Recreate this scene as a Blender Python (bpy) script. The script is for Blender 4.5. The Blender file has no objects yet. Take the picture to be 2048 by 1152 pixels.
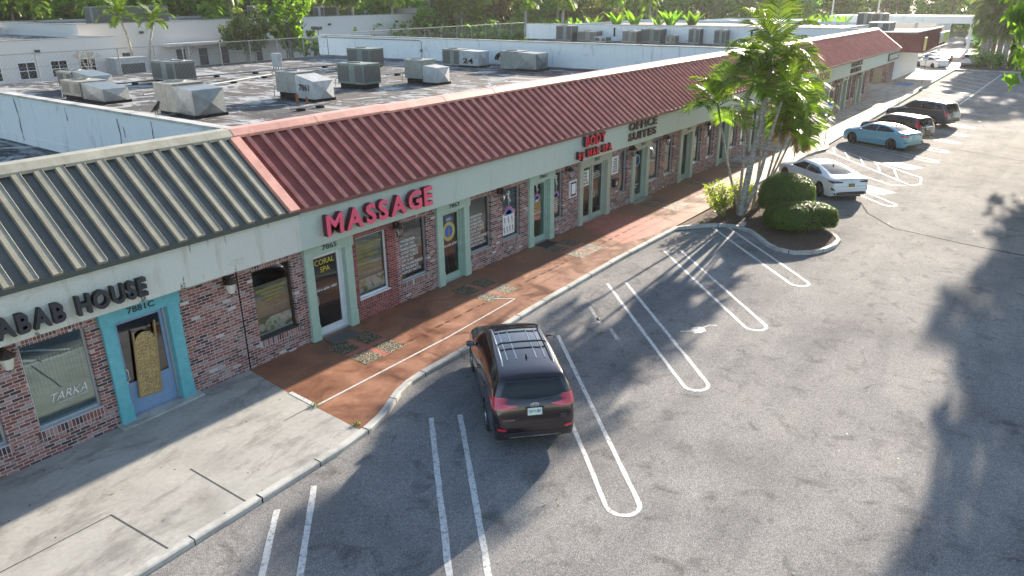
import bpy, bmesh, math, random
HAZE = 0.00014
from math import sin, cos, pi, radians, sqrt
from mathutils import Vector, Matrix, noise
from mathutils.bvhtree import BVHTree

sc = bpy.context.scene
COL = sc.collection
# ---------------- camera ----------------
cam_d = bpy.data.cameras.new('camera')
cam = bpy.data.objects.new('camera', cam_d); COL.objects.link(cam)
YAW, PITCH, ROLL = radians(37.2955), radians(21.4825), radians(-0.5619)
fw = Vector((cos(PITCH)*cos(YAW), cos(PITCH)*sin(YAW), -sin(PITCH)))
r0 = Vector((sin(YAW), -cos(YAW), 0)); u0 = r0.cross(fw)
rr = cos(ROLL)*r0 + sin(ROLL)*u0; uu = -sin(ROLL)*r0 + cos(ROLL)*u0
cam.matrix_world = Matrix(((rr.x, uu.x, -fw.x, 0), (rr.y, uu.y, -fw.y, 0), (rr.z, uu.z, -fw.z, 9.0), (0, 0, 0, 1)))
cam_d.sensor_width = 36; cam_d.lens = 36*1481.64/2048; cam_d.clip_end = 3000; cam_d.clip_start = 0.095
sc.camera = cam
# ---------------- world, sun, exposure ----------------
SUN_EL, SUN_AZ = radians(16.0), radians(4.6)
w = bpy.data.worlds.new('World'); sc.world = w; w.use_nodes = True
nt = w.node_tree; nt.nodes.clear()
sky = nt.nodes.new('ShaderNodeTexSky'); sky.sky_type = 'NISHITA'; sky.sun_disc = False
sky.sun_elevation = SUN_EL; sky.sun_rotation = pi/2 - SUN_AZ; sky.air_density = 1.0; sky.dust_density = 0.8; sky.ozone_density = 1.0
bg = nt.nodes.new('ShaderNodeBackground'); bg.inputs[1].default_value = 0.095
wo = nt.nodes.new('ShaderNodeOutputWorld')
nt.links.new(sky.outputs[0], bg.inputs[0]); nt.links.new(bg.outputs[0], wo.inputs[0])
sd = bpy.data.lights.new('sun', 'SUN'); sd.energy = 5.0; sd.angle = radians(0.7); sd.color = (1.0, 0.87, 0.715)
sun = bpy.data.objects.new('sun', sd); COL.objects.link(sun)
sun.rotation_euler = Vector((cos(SUN_EL)*cos(SUN_AZ), cos(SUN_EL)*sin(SUN_AZ), sin(SUN_EL))).to_track_quat('Z', 'Y').to_euler()
sun.location = (0, 0, 60)
sc.view_settings.view_transform = 'Standard'; sc.view_settings.look = 'None'
sc.view_settings.exposure = 1.85; sc.view_settings.gamma = 1; sc.view_settings.use_curve_mapping = False
sc.render.engine = 'CYCLES'
sc.cycles.max_bounces = 6; sc.cycles.diffuse_bounces = 3; sc.cycles.glossy_bounces = 3; sc.cycles.transparent_max_bounces = 12
sc.cycles.caustics_reflective = False; sc.cycles.caustics_refractive = False

# ---------------- object helpers ----------------
OFF = {}
def tag(o, label=None, cat=None, group=None, kind=None):
    if label: o['label'] = label
    if cat: o['category'] = cat
    if group: o['group'] = group
    if kind: o['kind'] = kind
    return o
def empty(name, loc, label, cat, group=None, rz=0):
    o = bpy.data.objects.new(name, None); COL.objects.link(o); o.location = loc; o.rotation_euler = (0, 0, rz)
    o.empty_display_size = .3; OFF[o.name] = Vector(loc)
    return tag(o, label, cat, group)
def rootoff(p):
    return OFF.get(p.name, Vector((0, 0, 0))) if p else Vector((0, 0, 0))

class MB:
    def __init__(s): s.v = []; s.f = []; s.m = []
    def face(s, pts, m=0):
        i = len(s.v); s.v += [tuple(p) for p in pts]; s.f.append(tuple(range(i, i+len(pts)))); s.m.append(m)
    def box(s, x0, x1, y0, y1, z0, z1, m=0, M=None, cap=True):
        i = len(s.v); P = [(x0,y0,z0),(x1,y0,z0),(x1,y1,z0),(x0,y1,z0),(x0,y0,z1),(x1,y0,z1),(x1,y1,z1),(x0,y1,z1)]
        if M is not None: P = [tuple(M @ Vector(p)) for p in P]
        s.v += P
        F = [(0,3,2,1),(4,5,6,7),(0,1,5,4),(1,2,6,5),(2,3,7,6),(3,0,4,7)]
        for f in F: s.f.append(tuple(i+k for k in f)); s.m.append(m)
    def prism(s, poly, z0, z1, m=0, mside=None):
        n = len(poly); i = len(s.v)
        a = sum(poly[k][0]*poly[(k+1) % n][1]-poly[(k+1) % n][0]*poly[k][1] for k in range(n))
        if a < 0: poly = poly[::-1]
        s.v += [(p[0], p[1], z0) for p in poly]+[(p[0], p[1], z1) for p in poly]
        s.f.append(tuple(i+n+k for k in range(n))); s.m.append(m)
        s.f.append(tuple(i+n-1-k for k in range(n))); s.m.append(m)
        for k in range(n):
            q = (k+1) % n; s.f.append((i+k, i+q, i+n+q, i+n+k)); s.m.append(m if mside is None else mside)
    def cyl(s, a, b, r0, r1=None, n=10, m=0, caps=True):
        s.tube([a, b], [r0, r0 if r1 is None else r1], n, m, caps)
    def tube(s, path, rad, n=8, m=0, caps=True):
        path = [Vector(p) for p in path]
        if not hasattr(rad, '__len__'): rad = [rad]*len(path)
        base = len(s.v); prev = None
        for k, p in enumerate(path):
            t = (path[min(k+1, len(path)-1)]-path[max(k-1, 0)])
            if t.length < 1e-9: t = Vector((0, 0, 1))
            t.normalize()
            if prev is None:
                u = t.orthogonal().normalized()
            else:
                u = (prev - t*prev.dot(t))
                u = u.normalized() if u.length > 1e-6 else t.orthogonal().normalized()
            prev = u; w_ = t.cross(u)
            for j in range(n):
                a = 2*pi*j/n; s.v.append(tuple(p+(u*cos(a)+w_*sin(a))*rad[k]))
        for k in range(len(path)-1):
            for j in range(n):
                j2 = (j+1) % n
                s.f.append((base+k*n+j, base+k*n+j2, base+(k+1)*n+j2, base+(k+1)*n+j)); s.m.append(m)
        if caps:
            s.f.append(tuple(base+n-1-j for j in range(n))); s.m.append(m)
            e = base+(len(path)-1)*n
            s.f.append(tuple(e+j for j in range(n))); s.m.append(m)
    def lathe(s, prof, n=16, m=0, M=None):   # prof: (r, z)
        base = len(s.v)
        for r, z in prof:
            for j in range(n):
                a = 2*pi*j/n; p = Vector((r*cos(a), r*sin(a), z))
                s.v.append(tuple(M @ p) if M is not None else tuple(p))
        for k in range(len(prof)-1):
            for j in range(n):
                j2 = (j+1) % n
                s.f.append((base+k*n+j, base+k*n+j2, base+(k+1)*n+j2, base+(k+1)*n+j)); s.m.append(m)
    def grid(s, rows, m=0, close=False):
        base = len(s.v); n = len(rows[0])
        for r in rows: s.v += [tuple(p) for p in r]
        for i in range(len(rows)-1):
            for j in range(n-1 if not close else n):
                j2 = (j+1) % n
                s.f.append((base+i*n+j, base+i*n+j2, base+(i+1)*n+j2, base+(i+1)*n+j)); s.m.append(m)
    def build(s, name, mats, parent=None, smooth=None, bevel=0):
        o = rootoff(parent)
        me = bpy.data.meshes.new(name)
        me.from_pydata([(v[0]-o.x, v[1]-o.y, v[2]-o.z) for v in s.v], [], s.f)
        if not isinstance(mats, (list, tuple)): mats = [mats]
        for m in mats: me.materials.append(m)
        if len(mats) > 1: me.polygons.foreach_set('material_index', s.m)
        me.update()
        if smooth is not None:
            me.polygons.foreach_set('use_smooth', [True]*len(me.polygons))
            if smooth < 179: me.set_sharp_from_angle(angle=radians(smooth))
        ob = bpy.data.objects.new(name, me); COL.objects.link(ob)
        if parent: ob.parent = parent; OFF[ob.name] = o
        if bevel:
            b = ob.modifiers.new('b', 'BEVEL'); b.width = bevel; b.segments = 2; b.limit_method = 'ANGLE'; b.harden_normals = False
        return ob
def children(o): return [c for c in bpy.data.objects if c.parent == o]
def copy_tree(o, parent=None):
    c = o.copy(); COL.objects.link(c)
    if parent: c.parent = parent
    for ch in list(o.children): copy_tree(ch, c)
    return c
def plain(mb, name, mats, label, cat, group=None, smooth=None, bevel=0):
    return tag(mb.build(name, mats, None, smooth, bevel), label, cat, group)
def structure(mb, name, mats, smooth=None):
    return tag(mb.build(name, mats, None, smooth), kind='structure')

# ---------------- material helpers ----------------
class N:
    def __init__(s, name):
        s.mat = bpy.data.materials.new(name); s.mat.use_nodes = True; s.t = s.mat.node_tree; s.t.nodes.clear()
        s.out = s.n('ShaderNodeOutputMaterial'); s.b = s.n('ShaderNodeBsdfPrincipled'); s.l(s.b.outputs[0], s.out.inputs[0])
        s.co = s.n('ShaderNodeTexCoord').outputs['Object']
    def n(s, k): return s.t.nodes.new(k)
    def l(s, a, b): s.t.links.new(a, b)
    def put(s, sock, v):
        if hasattr(v, 'links') or isinstance(v, bpy.types.NodeSocket): s.l(v, sock)
        elif hasattr(v, '__len__') and len(v) == 3 and sock.type == 'RGBA': sock.default_value = (*v, 1)
        else: sock.default_value = v
    def noise(s, scale, detail=4, rough=.55, vec=None, dist=0):
        a = s.n('ShaderNodeTexNoise'); a.inputs['Scale'].default_value = scale; a.inputs['Detail'].default_value = detail
        a.inputs['Roughness'].default_value = rough; a.inputs['Distortion'].default_value = dist; s.l(vec or s.co, a.inputs['Vector']); return a.outputs[0]
    def scaled(s, sc_, loc=(0, 0, 0), rot=(0, 0, 0)):
        a = s.n('ShaderNodeMapping'); a.inputs['Scale'].default_value = sc_; a.inputs['Location'].default_value = loc; a.inputs['Rotation'].default_value = rot
        s.l(s.co, a.inputs[0]); return a.outputs[0]
    def ramp(s, f, stops, interp='LINEAR'):
        a = s.n('ShaderNodeValToRGB'); s.l(f, a.inputs[0]); e = a.color_ramp.elements; a.color_ramp.interpolation = interp
        while len(e) < len(stops): e.new(.5)
        for i, (p, c) in enumerate(stops):
            e[i].position = p; e[i].color = (c, c, c, 1) if not hasattr(c, '__len__') else (*c, 1)
        return a.outputs[0]
    def mix(s, f, a, b, mode='MIX'):
        x = s.n('ShaderNodeMix'); x.data_type = 'RGBA'; x.blend_type = mode
        s.put(x.inputs[0], f); s.put(x.inputs[6], a); s.put(x.inputs[7], b); return x.outputs[2]
    def math(s, op, a, b=0.0, clamp=False):
        x = s.n('ShaderNodeMath'); x.operation = op; x.use_clamp = clamp; s.put(x.inputs[0], a); s.put(x.inputs[1], b); return x.outputs[0]
    def bump(s, h, st=.3, d=.02):
        x = s.n('ShaderNodeBump'); x.inputs['Strength'].default_value = st; x.inputs['Distance'].default_value = d; s.l(h, x.inputs['Height'])
        s.l(x.outputs[0], s.b.inputs['Normal']); return x.outputs[0]
    def set(s, **k):
        nm = dict(color='Base Color', rough='Roughness', metal='Metallic', spec='Specular IOR Level', coat='Coat Weight', coatr='Coat Roughness', trans='Transmission Weight', ior='IOR', alpha='Alpha', sheen='Sheen Weight', emis='Emission Color', emiss='Emission Strength')
        for a, v in k.items(): s.put(s.b.inputs[nm[a]], v)
        return s
def simple(name, c, rough=.6, metal=0, var=.12, vs=6, bump=0, coat=0, spec=.5, bs=40):
    n = N(name)
    if var: 
        f = n.noise(vs, 5, .6); k0 = tuple(max(0, x*(1-var)) for x in c); k1 = tuple(min(1, x*(1+var)) for x in c)
        n.set(color=n.ramp(f, [(.3, k0), (.7, k1)]))
    else: n.set(color=c)
    n.set(rough=rough, metal=metal, coat=coat, spec=spec)
    if bump: n.bump(n.noise(bs, 4), bump, .01)
    return n.mat
M = {}

# asphalt
n = N('asphalt')
sp = n.noise(78, 3, .8); sp2 = n.noise(30, 4, .75); big = n.noise(.35, 5, .6); mid = n.noise(1.6, 5, .65, dist=.6)
c = n.ramp(sp, [(.28, (.075, .075, .077)), (.43, (.18, .18, .181)), (.56, (.3, .298, .292)), (.7, (.62, .61, .59))])
c = n.mix(.8, c, n.ramp(sp2, [(.3, .5), (.7, 1.25)]), 'MULTIPLY')
c = n.mix(.8, c, n.ramp(big, [(.3, (.6, .61, .64)), (.5, (.92, .92, .94)), (.72, (1.2, 1.19, 1.17))]), 'MULTIPLY')
stain = n.ramp(mid, [(.3, .5), (.46, 1)])
c = n.mix(.8, c, stain, 'MULTIPLY')
lane = n.noise(1, 6, .65, vec=n.scaled((.12, .75, 1), rot=(0, 0, .1)), dist=.5); c = n.mix(.45, c, n.ramp(lane, [(.34, (.62, .62, .64)), (.5, (1, 1, 1)), (.66, (1.16, 1.13, 1.08))]), 'MULTIPLY')
# thin cracks
vo = n.n('ShaderNodeTexVoronoi'); vo.feature = 'DISTANCE_TO_EDGE'; vo.inputs['Scale'].default_value = .11
wv = n.n('ShaderNodeVectorMath'); wv.operation = 'ADD'; n.l(n.co, wv.inputs[0])
nz = n.n('ShaderNodeTexNoise'); nz.inputs['Scale'].default_value = .8; nz.inputs['Detail'].default_value = 6; n.l(n.co, nz.inputs['Vector'])
vm = n.n('ShaderNodeVectorMath'); vm.operation = 'SCALE'; vm.inputs['Scale'].default_value = 2.2; n.l(nz.outputs['Color'], vm.inputs[0]); n.l(vm.outputs[0], wv.inputs[1])
n.l(wv.outputs[0], vo.inputs['Vector'])
cr = n.ramp(vo.outputs['Distance'], [(.0, .25), (.0016, .45), (.0035, 1)])
gate = n.ramp(n.noise(.13, 2), [(.62, 0), (.66, .8)])
c = n.mix(gate, c, n.mix(1, c, cr, 'MULTIPLY'))
n.set(color=c, rough=n.ramp(sp2, [(.3, .85), (.7, 1.0)]), spec=.07); n.bump(sp, .8, .02); M['asphalt'] = n.mat
# darker sealed patch asphalt
n = N('asphalt_dark'); sp = n.noise(95, 2, .7)
c = n.ramp(sp, [(.3, (.015, .015, .016)), (.5, (.045, .045, .046)), (.7, (.16, .155, .145))]); n.set(color=c, rough=.75); n.bump(sp, .5, .012); M['asphalt_dark'] = n.mat
# concrete
def concrete(name, base, dark, spots=True, sc_=1.2):
    n = N(name); a = n.noise(sc_*.6, 6, .6, dist=.3); b = n.noise(9, 5, .7); f = n.noise(60, 2)
    c = n.ramp(a, [(.25, tuple(.6*x+.4*y for x, y in zip(dark, base))), (.5, base), (.78, tuple(min(1, x*1.18) for x in base))])
    c = n.mix(.5, c, n.ramp(b, [(.3, .72), (.7, 1.15)]), 'MULTIPLY')
    wst = n.noise(1, 7, .72, vec=n.scaled((.55, 1.3, 1), rot=(0, 0, .12)), dist=.4); c = n.mix(n.ramp(wst, [(.5, 0), (.62, .6)]), c, tuple(x*.75 for x in dark))
    if spots:
        v = n.n('ShaderNodeTexVoronoi'); v.inputs['Scale'].default_value = 3.2; n.l(n.co, v.inputs['Vector'])
        s_ = n.ramp(v.outputs['Distance'], [(.05, .15), (.085, 1)]); g = n.ramp(n.noise(.7, 2), [(.47, 0), (.55, 1)])
        c = n.mix(g, c, n.mix(1, c, s_, 'MULTIPLY'))
    n.set(color=c, rough=.8); n.bump(n.mix(.5, b, f), .25, .01); return n.mat
M['concrete'] = concrete('concrete', (.34, .335, .31), (.17, .165, .15))
M['kerb'] = concrete('kerb_concrete', (.42, .42, .4), (.22, .215, .2), False, 2.5)
M['concrete_far'] = concrete('concrete_tan', (.44, .38, .31), (.2, .16, .13), False)
# painted red-brown walk
n = N('painted_walk'); a = n.noise(.9, 7, .65, dist=1.0); b = n.noise(7, 6, .7); f = n.noise(80, 2)
c = n.ramp(a, [(.28, (.1, .045, .026)), (.5, (.23, .1, .055)), (.75, (.36, .175, .1))])
c = n.mix(.6, c, n.ramp(b, [(.3, .68), (.72, 1.2)]), 'MULTIPLY')
n.set(color=c, rough=n.ramp(a, [(.3, .35), (.7, .7)])); n.bump(n.mix(.6, b, f), .2, .01); M['walk_red'] = n.mat
M['walk_salmon'] = simple('walk_salmon', (.34, .12, .085), .6, var=.25, vs=2.5, bump=.15)
# pebble aggregate
n = N('pebble'); v = n.n('ShaderNodeTexVoronoi'); v.inputs['Scale'].default_value = 26; n.l(n.co, v.inputs['Vector'])
sx = n.n('ShaderNodeSeparateColor'); n.l(v.outputs['Color'], sx.inputs[0])
c = n.ramp(sx.outputs[0], [(0, (.06, .05, .035)), (.4, (.13, .105, .06)), (.7, (.24, .2, .11)), (1, (.42, .37, .27))])
n.set(color=n.mix(1, c, n.ramp(v.outputs['Distance'], [(.3, 1), (.6, .3)]), 'MULTIPLY'), rough=.6); n.bump(n.ramp(v.outputs['Distance'], [(.1, 1), (.6, 0)]), .8, .02); M['pebble'] = n.mat
# line paint
n = N('line_paint'); a = n.noise(14, 5, .75); v = n.noise(60, 3)
c = n.ramp(a, [(.38, (.22, .22, .22)), (.46, (.5, .5, .49)), (.7, (.66, .66, .65))]); c = n.mix(.6, c, n.ramp(v, [(.3, .6), (.6, 1.1)]), 'MULTIPLY')
n.set(color=c, rough=.65); M['paint'] = n.mat
M['paint_worn'] = simple('paint_worn', (.3, .3, .29), .7, var=.5, vs=9)
# brick
def brick(name, vert=False, hue=0, bw=.215, bh=.075, red=False):
    n = N(name); se = n.n('ShaderNodeSeparateXYZ'); n.l(n.co, se.inputs[0])
    u = n.math('ADD', se.outputs[0], se.outputs[1]); cb = n.n('ShaderNodeCombineXYZ')
    # slight waviness
    wz = n.math('MULTIPLY', n.noise(3.1, 3), .03)
    z2 = n.math('ADD', se.outputs[2], wz)
    n.l(z2 if vert else u, cb.inputs[0]); n.l(u if vert else z2, cb.inputs[1])
    def bt(c1, c2, mort, ofs):
        b = n.n('ShaderNodeTexBrick'); b.offset = 0 if vert else .5; b.inputs['Scale'].default_value = 1
        b.inputs['Brick Width'].default_value = (.24 if vert else bw); b.inputs['Row Height'].default_value = bh; b.inputs['Mortar Size'].default_value = .008
        b.inputs['Mortar Smooth'].default_value = .2; b.inputs['Bias'].default_value = ofs
        n.put(b.inputs['Color1'], c1); n.put(b.inputs['Color2'], c2); n.put(b.inputs['Mortar'], mort); n.l(cb.outputs[0], b.inputs['Vector']); return b
    b = bt((0, 0, 0), (1, 1, 1), (.5, .5, .5), 0)
    if red: st = [(0, (.16, .03, .028)), (.5, (.24, .05, .045)), (1, (.34, .09, .08))]; mort = (.33, .26, .25)
    else: st = [(0, (.045, .038, .045)), (.14, (.09, .05, .05)), (.3, (.2, .07, .06)), (.6, (.27, .11, .095)), (.8, (.34, .2, .18)), (.95, (.3, .24, .24)), (.985, (.5, .47, .47)), (1, (.6, .58, .58))]; mort = (.52, .45, .43)
    col = n.ramp(b.outputs['Color'], st)
    sm = n.noise(1.3, 5, .7, dist=1.0); fn = n.noise(28, 4, .7)
    col = n.mix(.7, col, n.ramp(fn, [(.3, .65), (.7, 1.3)]), 'MULTIPLY')
    if not red:
        col = n.mix(n.ramp(sm, [(.56, 0), (.68, .55)]), col, (.42, .38, .39))
    col = n.mix(b.outputs['Fac'], col, mort)
    n.set(color=col, rough=.85)
    h = n.math('SUBTRACT', 1.0, b.outputs['Fac']); h2 = n.math('ADD', h, n.math('MULTIPLY', fn, .6)); n.bump(h2, .7, .015)
    return n.mat
M['brick'] = brick('brick'); M['brick_v'] = brick('brick_upright', True); M['brick_red'] = brick('brick_red', red=True)
M['brick_red_v'] = brick('brick_red_upright', True, red=True)
# stucco fascia
def stucco(name, base, dirt, amt, streak=True):
    n = N(name); a = n.noise(1.1, 6, .7, dist=.6); f = n.noise(26, 5, .7)
    c = n.ramp(f, [(.25, tuple(x*.86 for x in base)), (.6, base), (.8, tuple(min(1, x*1.12) for x in base))])
    if streak:
        s_ = n.noise(1, 6, .7, vec=n.scaled((3.2, 3.2, .35))); g = n.ramp(s_, [(.56, 0), (.7, amt)])
        c = n.mix(g, c, dirt)
    c = n.mix(n.ramp(a, [(.6, 0), (.68, amt*.8)]), c, dirt)
    n.set(color=c, rough=.8); f2 = n.noise(7, 6, .75, dist=1.2); n.bump(n.mix(.5, f, f2), .9, .07); return n.mat
M['fascia_left'] = stucco('stucco_white', (.75, .76, .69), (.5, .46, .36), .6)
M['fascia'] = stucco('stucco_mint', (.6, .68, .6), (.42, .45, .38), .3)
M['wall_white'] = stucco('parapet_white', (.78, .81, .82), (.3, .31, .32), .5)
M['wall_far'] = stucco('wall_cream', (.68, .65, .62), (.55, .52, .5), .35)
M['mint'] = simple('mint_paint', (.37, .5, .42), .5, var=.08, bump=.1)
M['mint_grey'] = simple('mint_grey_paint', (.38, .42, .35), .5, var=.08, bump=.1)
M['teal'] = simple('teal_paint', (.12, .4, .46), .45, var=.12, bump=.1)
# metal roofs
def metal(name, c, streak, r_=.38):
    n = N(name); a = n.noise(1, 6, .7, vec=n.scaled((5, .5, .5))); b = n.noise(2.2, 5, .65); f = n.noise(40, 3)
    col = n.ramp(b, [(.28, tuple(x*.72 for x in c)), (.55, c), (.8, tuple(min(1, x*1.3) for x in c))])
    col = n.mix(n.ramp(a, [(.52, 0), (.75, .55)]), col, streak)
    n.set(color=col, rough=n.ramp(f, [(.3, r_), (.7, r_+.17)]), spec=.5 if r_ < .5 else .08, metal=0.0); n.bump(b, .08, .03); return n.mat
M['roof_green'] = metal('green_metal', (.08, .085, .08), (.12, .12, .11)); M['roof_batten'] = metal('sunlit_tone_batten', (.28, .26, .2), (.33, .31, .24))  # light battens, dark pans: sunlit tops and shaded pans put into the colour
M['roof_red'] = metal('red_metal', (.2, .066, .06), (.28, .13, .11), .62); M['red_rib'] = metal('sunlit_tone_red_rib', (.5, .24, .2), (.55, .38, .3), .42)  # ribs coloured paler than the pans, painting in the sun on their tops
M['red_cap'] = metal('pink_cap', (.6, .3, .24), (.4, .2, .14))
M['green_cap'] = metal('grey_cap', (.36, .34, .27), (.2, .18, .12))
M['green_trim'] = simple('green_trim', (.07, .085, .075), .5); M['red_trim'] = simple('red_trim', (.2, .08, .07), .5)
# roof deck
n = N('roof_deck'); a = n.noise(1, 7, .68, vec=n.scaled((.25, .5, .5)), dist=1.2); b = n.noise(.55, 6, .7, dist=1.5); f = n.noise(22, 4, .7); st2 = n.noise(1, 6, .7, vec=n.scaled((.7, .12, .3)), dist=.8)
c = n.ramp(a, [(.3, (.022, .022, .024)), (.5, (.065, .06, .06)), (.7, (.13, .115, .105))])
c = n.mix(n.ramp(b, [(.54, 0), (.58, .9)]), c, (.42, .43, .43)); c = n.mix(n.ramp(st2, [(.53, 0), (.6, .8)]), c, (.42, .42, .42))
c = n.mix(.6, c, n.ramp(f, [(.3, .6), (.7, 1.2)]), 'MULTIPLY')
bk = n.n('ShaderNodeTexBrick'); bk.inputs['Scale'].default_value = 1; bk.inputs['Brick Width'].default_value = 9; bk.inputs['Row Height'].default_value = 1.0; bk.inputs['Mortar Size'].default_value = .03
n.put(bk.inputs['Color1'], (1, 1, 1)); n.put(bk.inputs['Color2'], (.8, .8, .8)); n.put(bk.inputs['Mortar'], (.35, .35, .35)); n.l(n.co, bk.inputs['Vector'])
c = n.mix(.8, c, bk.outputs['Color'], 'MULTIPLY')
n.set(color=c, rough=n.ramp(b, [(.45, .85), (.6, .5)]), spec=.3); n.bump(f, .3, .02); M['deck'] = n.mat
# sheet metals
def galv(name, c, rough=.45, met=.6):
    n = N(name); a = n.noise(2.2, 6, .7, dist=1); b = n.noise(1, 5, .7, vec=n.scaled((6, 6, .8)))
    col = n.ramp(a, [(.3, tuple(x*.7 for x in c)), (.7, tuple(min(1, x*1.2) for x in c))]); col = n.mix(n.ramp(b, [(.58, 0), (.75, .5)]), col, (.15, .11, .08))
    n.set(color=col, rough=rough, metal=met); n.bump(a, .15, .03); return n.mat
M['galv'] = galv('galvanised', (.23, .25, .26), .45, .55); M['unit_grey'] = galv('unit_grey', (.22, .24, .23), .6, .1); M['unit_tan'] = galv('unit_tan', (.27, .26, .23), .6, .1)
M['unit_green'] = galv('unit_green', (.16, .2, .18), .6, .1); M['unit_white'] = galv('unit_white', (.36, .38, .39), .65, 0)
M['tar'] = simple('tar', (.022, .022, .023), .95, var=.4, spec=.1)
# louvre coil
def louvre(name, c, dx=1.0, sc_=11):
    n = N(name); se = n.n('ShaderNodeSeparateXYZ'); n.l(n.co, se.inputs[0])
    h = n.math('SINE', n.math('MULTIPLY', n.math('ADD', se.outputs[0], se.outputs[1]), sc_*2*pi/1.0)); f = n.ramp(h, [(.3, .25), (.75, 1)])
    n.set(color=n.mix(1, tuple(c), f, 'MULTIPLY'), rough=.6, metal=.2); n.bump(h, .5, .02); return n.mat
M['louvre'] = louvre('coil_louvre', (.2, .21, .2)); M['louvre_tan'] = louvre('coil_louvre_tan', (.34, .32, .28))
for k, c, r_, m_ in (('white_frame', (.72, .73, .75), .4, 0), ('alu', (.52, .54, .56), .35, .6), ('dark_frame', (.06, .055, .05), .4, .2), ('black', (.012, .012, .013), .5, 0), ('rubber', (.02, .02, .021), .8, 0),
    ('blackplastic', (.018, .018, .02), .45, 0), ('chrome', (.75, .75, .76), .12, 1), ('bronze', (.05, .032, .024), .45, .4), ('blue_panel', (.22, .33, .5), .4, 0), ('white_plain', (.78, .79, .8), .5, 0),
    ('post', (.1, .1, .095), .6, .3), ('signblue', (.02, .12, .5), .4, 0), ('yellow', (.7, .55, .06), .5, 0), ('gold', (.5, .42, .1), .5, 0), ('pole', (.5, .49, .46), .7, 0), ('wood', (.35, .22, .1), .6, 0),
    ('signside', (.09, .012, .025), .4, 0), ('redface', (.75, .012, .03), .35, 0), ('pinkface', (.85, .11, .19), .35, 0), ('sideblack', (.03, .022, .03), .45, 0), ('brownletter', (.06, .03, .028), .6, 0), ('blackletter', (.035, .036, .045), .45, 0), ('limeface', (.45, .55, .1), .5, 0),
    ('door_dark', (.05, .055, .06), .5, 0), ('blueish', (.1, .35, .7), .5, 0), ('pinkish', (.7, .2, .45), .5, 0), ('figure', (.1, .1, .11), .6, 0), ('brown', (.2, .1, .05), .7, 0), ('rust', (.22, .09, .04), .8, 0), ('fence', (.3, .3, .3), .5, .4), ('handblue', (.04, .16, .42), .6, 0), ('handyellow', (.6, .5, .12), .6, 0)):
    M[k] = simple(k, c, r_, m_, var=.06)
n = N('milk_glass'); n.set(color=(.62, .6, .52), rough=.25); M['milk'] = n.mat; M['joint'] = simple('joint', (.1, .095, .085), .95, spec=.1)
# carved wood
n = N('carved_wood'); a = n.noise(18, 4, .6); v = n.n('ShaderNodeTexVoronoi'); v.inputs['Scale'].default_value = 22; n.l(n.co, v.inputs['Vector'])
n.set(color=n.mix(1, (.42, .3, .13), n.ramp(v.outputs['Distance'], [(.15, .15), (.45, 1.1)]), 'MULTIPLY'), rough=.6); n.bump(v.outputs['Distance'], .8, .03); M['carved'] = n.mat
# shop glass: clear pane with fresnel mirror
def pane(name, tint, base=.06, glossy=(.9, .95, 1)):
    n = N(name); n.t.nodes.remove(n.b)
    t = n.n('ShaderNodeBsdfTransparent'); t.inputs[0].default_value = (*tint, 1)
    g = n.n('ShaderNodeBsdfGlossy'); g.inputs['Roughness'].default_value = .015; g.inputs[0].default_value = (*glossy, 1)
    bp = n.n('ShaderNodeBump'); bp.inputs['Strength'].default_value = .04; bp.inputs['Distance'].default_value = .05; n.l(n.noise(1.1, 2), bp.inputs['Height']); n.l(bp.outputs[0], g.inputs['Normal'])
    fr = n.n('ShaderNodeFresnel'); fr.inputs[0].default_value = 1.6
    f = n.math('ADD', n.math('MULTIPLY', fr.outputs[0], 1.15), base, True)
    mx = n.n('ShaderNodeMixShader'); n.l(f, mx.inputs[0]); n.l(t.outputs[0], mx.inputs[1]); n.l(g.outputs[0], mx.inputs[2]); n.l(mx.outputs[0], n.out.inputs[0]); return n.mat
M['pane'] = pane('shop_glass', (.8, .84, .82)); M['pane_teal'] = pane('teal_glass', (.35, .48, .48), .25, (.7, .9, .9)); M['pane_dark'] = pane('dark_glass', (.25, .26, .26), .05)
# blinds
def blinds(name, c, horizontal=True, sc_=30):
    n = N(name); se = n.n('ShaderNodeSeparateXYZ'); n.l(n.co, se.inputs[0]); s_ = se.outputs[2] if horizontal else se.outputs[0]
    h = n.math('SINE', n.math('MULTIPLY', s_, sc_*2*pi)); a = n.noise(2, 3)
    n.set(color=n.mix(.7, n.mix(1, tuple(c), n.ramp(h, [(.0, .45), (.6, 1)]), 'MULTIPLY'), n.ramp(a, [(.3, .7), (.7, 1.15)]), 'MULTIPLY'), rough=.6); n.bump(h, .4, .01); return n.mat
M['blind_tan'] = blinds('blind_tan', (.74, .66, .5)); M['blind_brown'] = blinds('blind_brown', (.4, .32, .22)); M['blind_white'] = blinds('blind_white', (.7, .74, .78)); M['blind_rust'] = blinds('blind_rust', (.27, .13, .08), False, 14)
M['interior'] = simple('interior_dark', (.03, .028, .026), .8, var=.4, vs=1.5); M['interior_grey'] = simple('interior_grey', (.1, .12, .12), .8, var=.3, vs=1.5)
# picture print for window posters (pebbles and towel)
n = N('spa_print'); a = n.noise(5, 3); v = n.n('ShaderNodeTexVoronoi'); v.inputs['Scale'].default_value = 5; n.l(n.co, v.inputs['Vector'])
c = n.ramp(v.outputs['Distance'], [(.3, (.9, .94, .9)), (.6, (.78, .85, .78)), (.75, (.2, .28, .16))]); c = n.mix(n.ramp(a, [(.55, 0), (.64, .8)]), c, (.3, .42, .06)); n.set(color=c, rough=.4); M['print'] = n.mat
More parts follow.
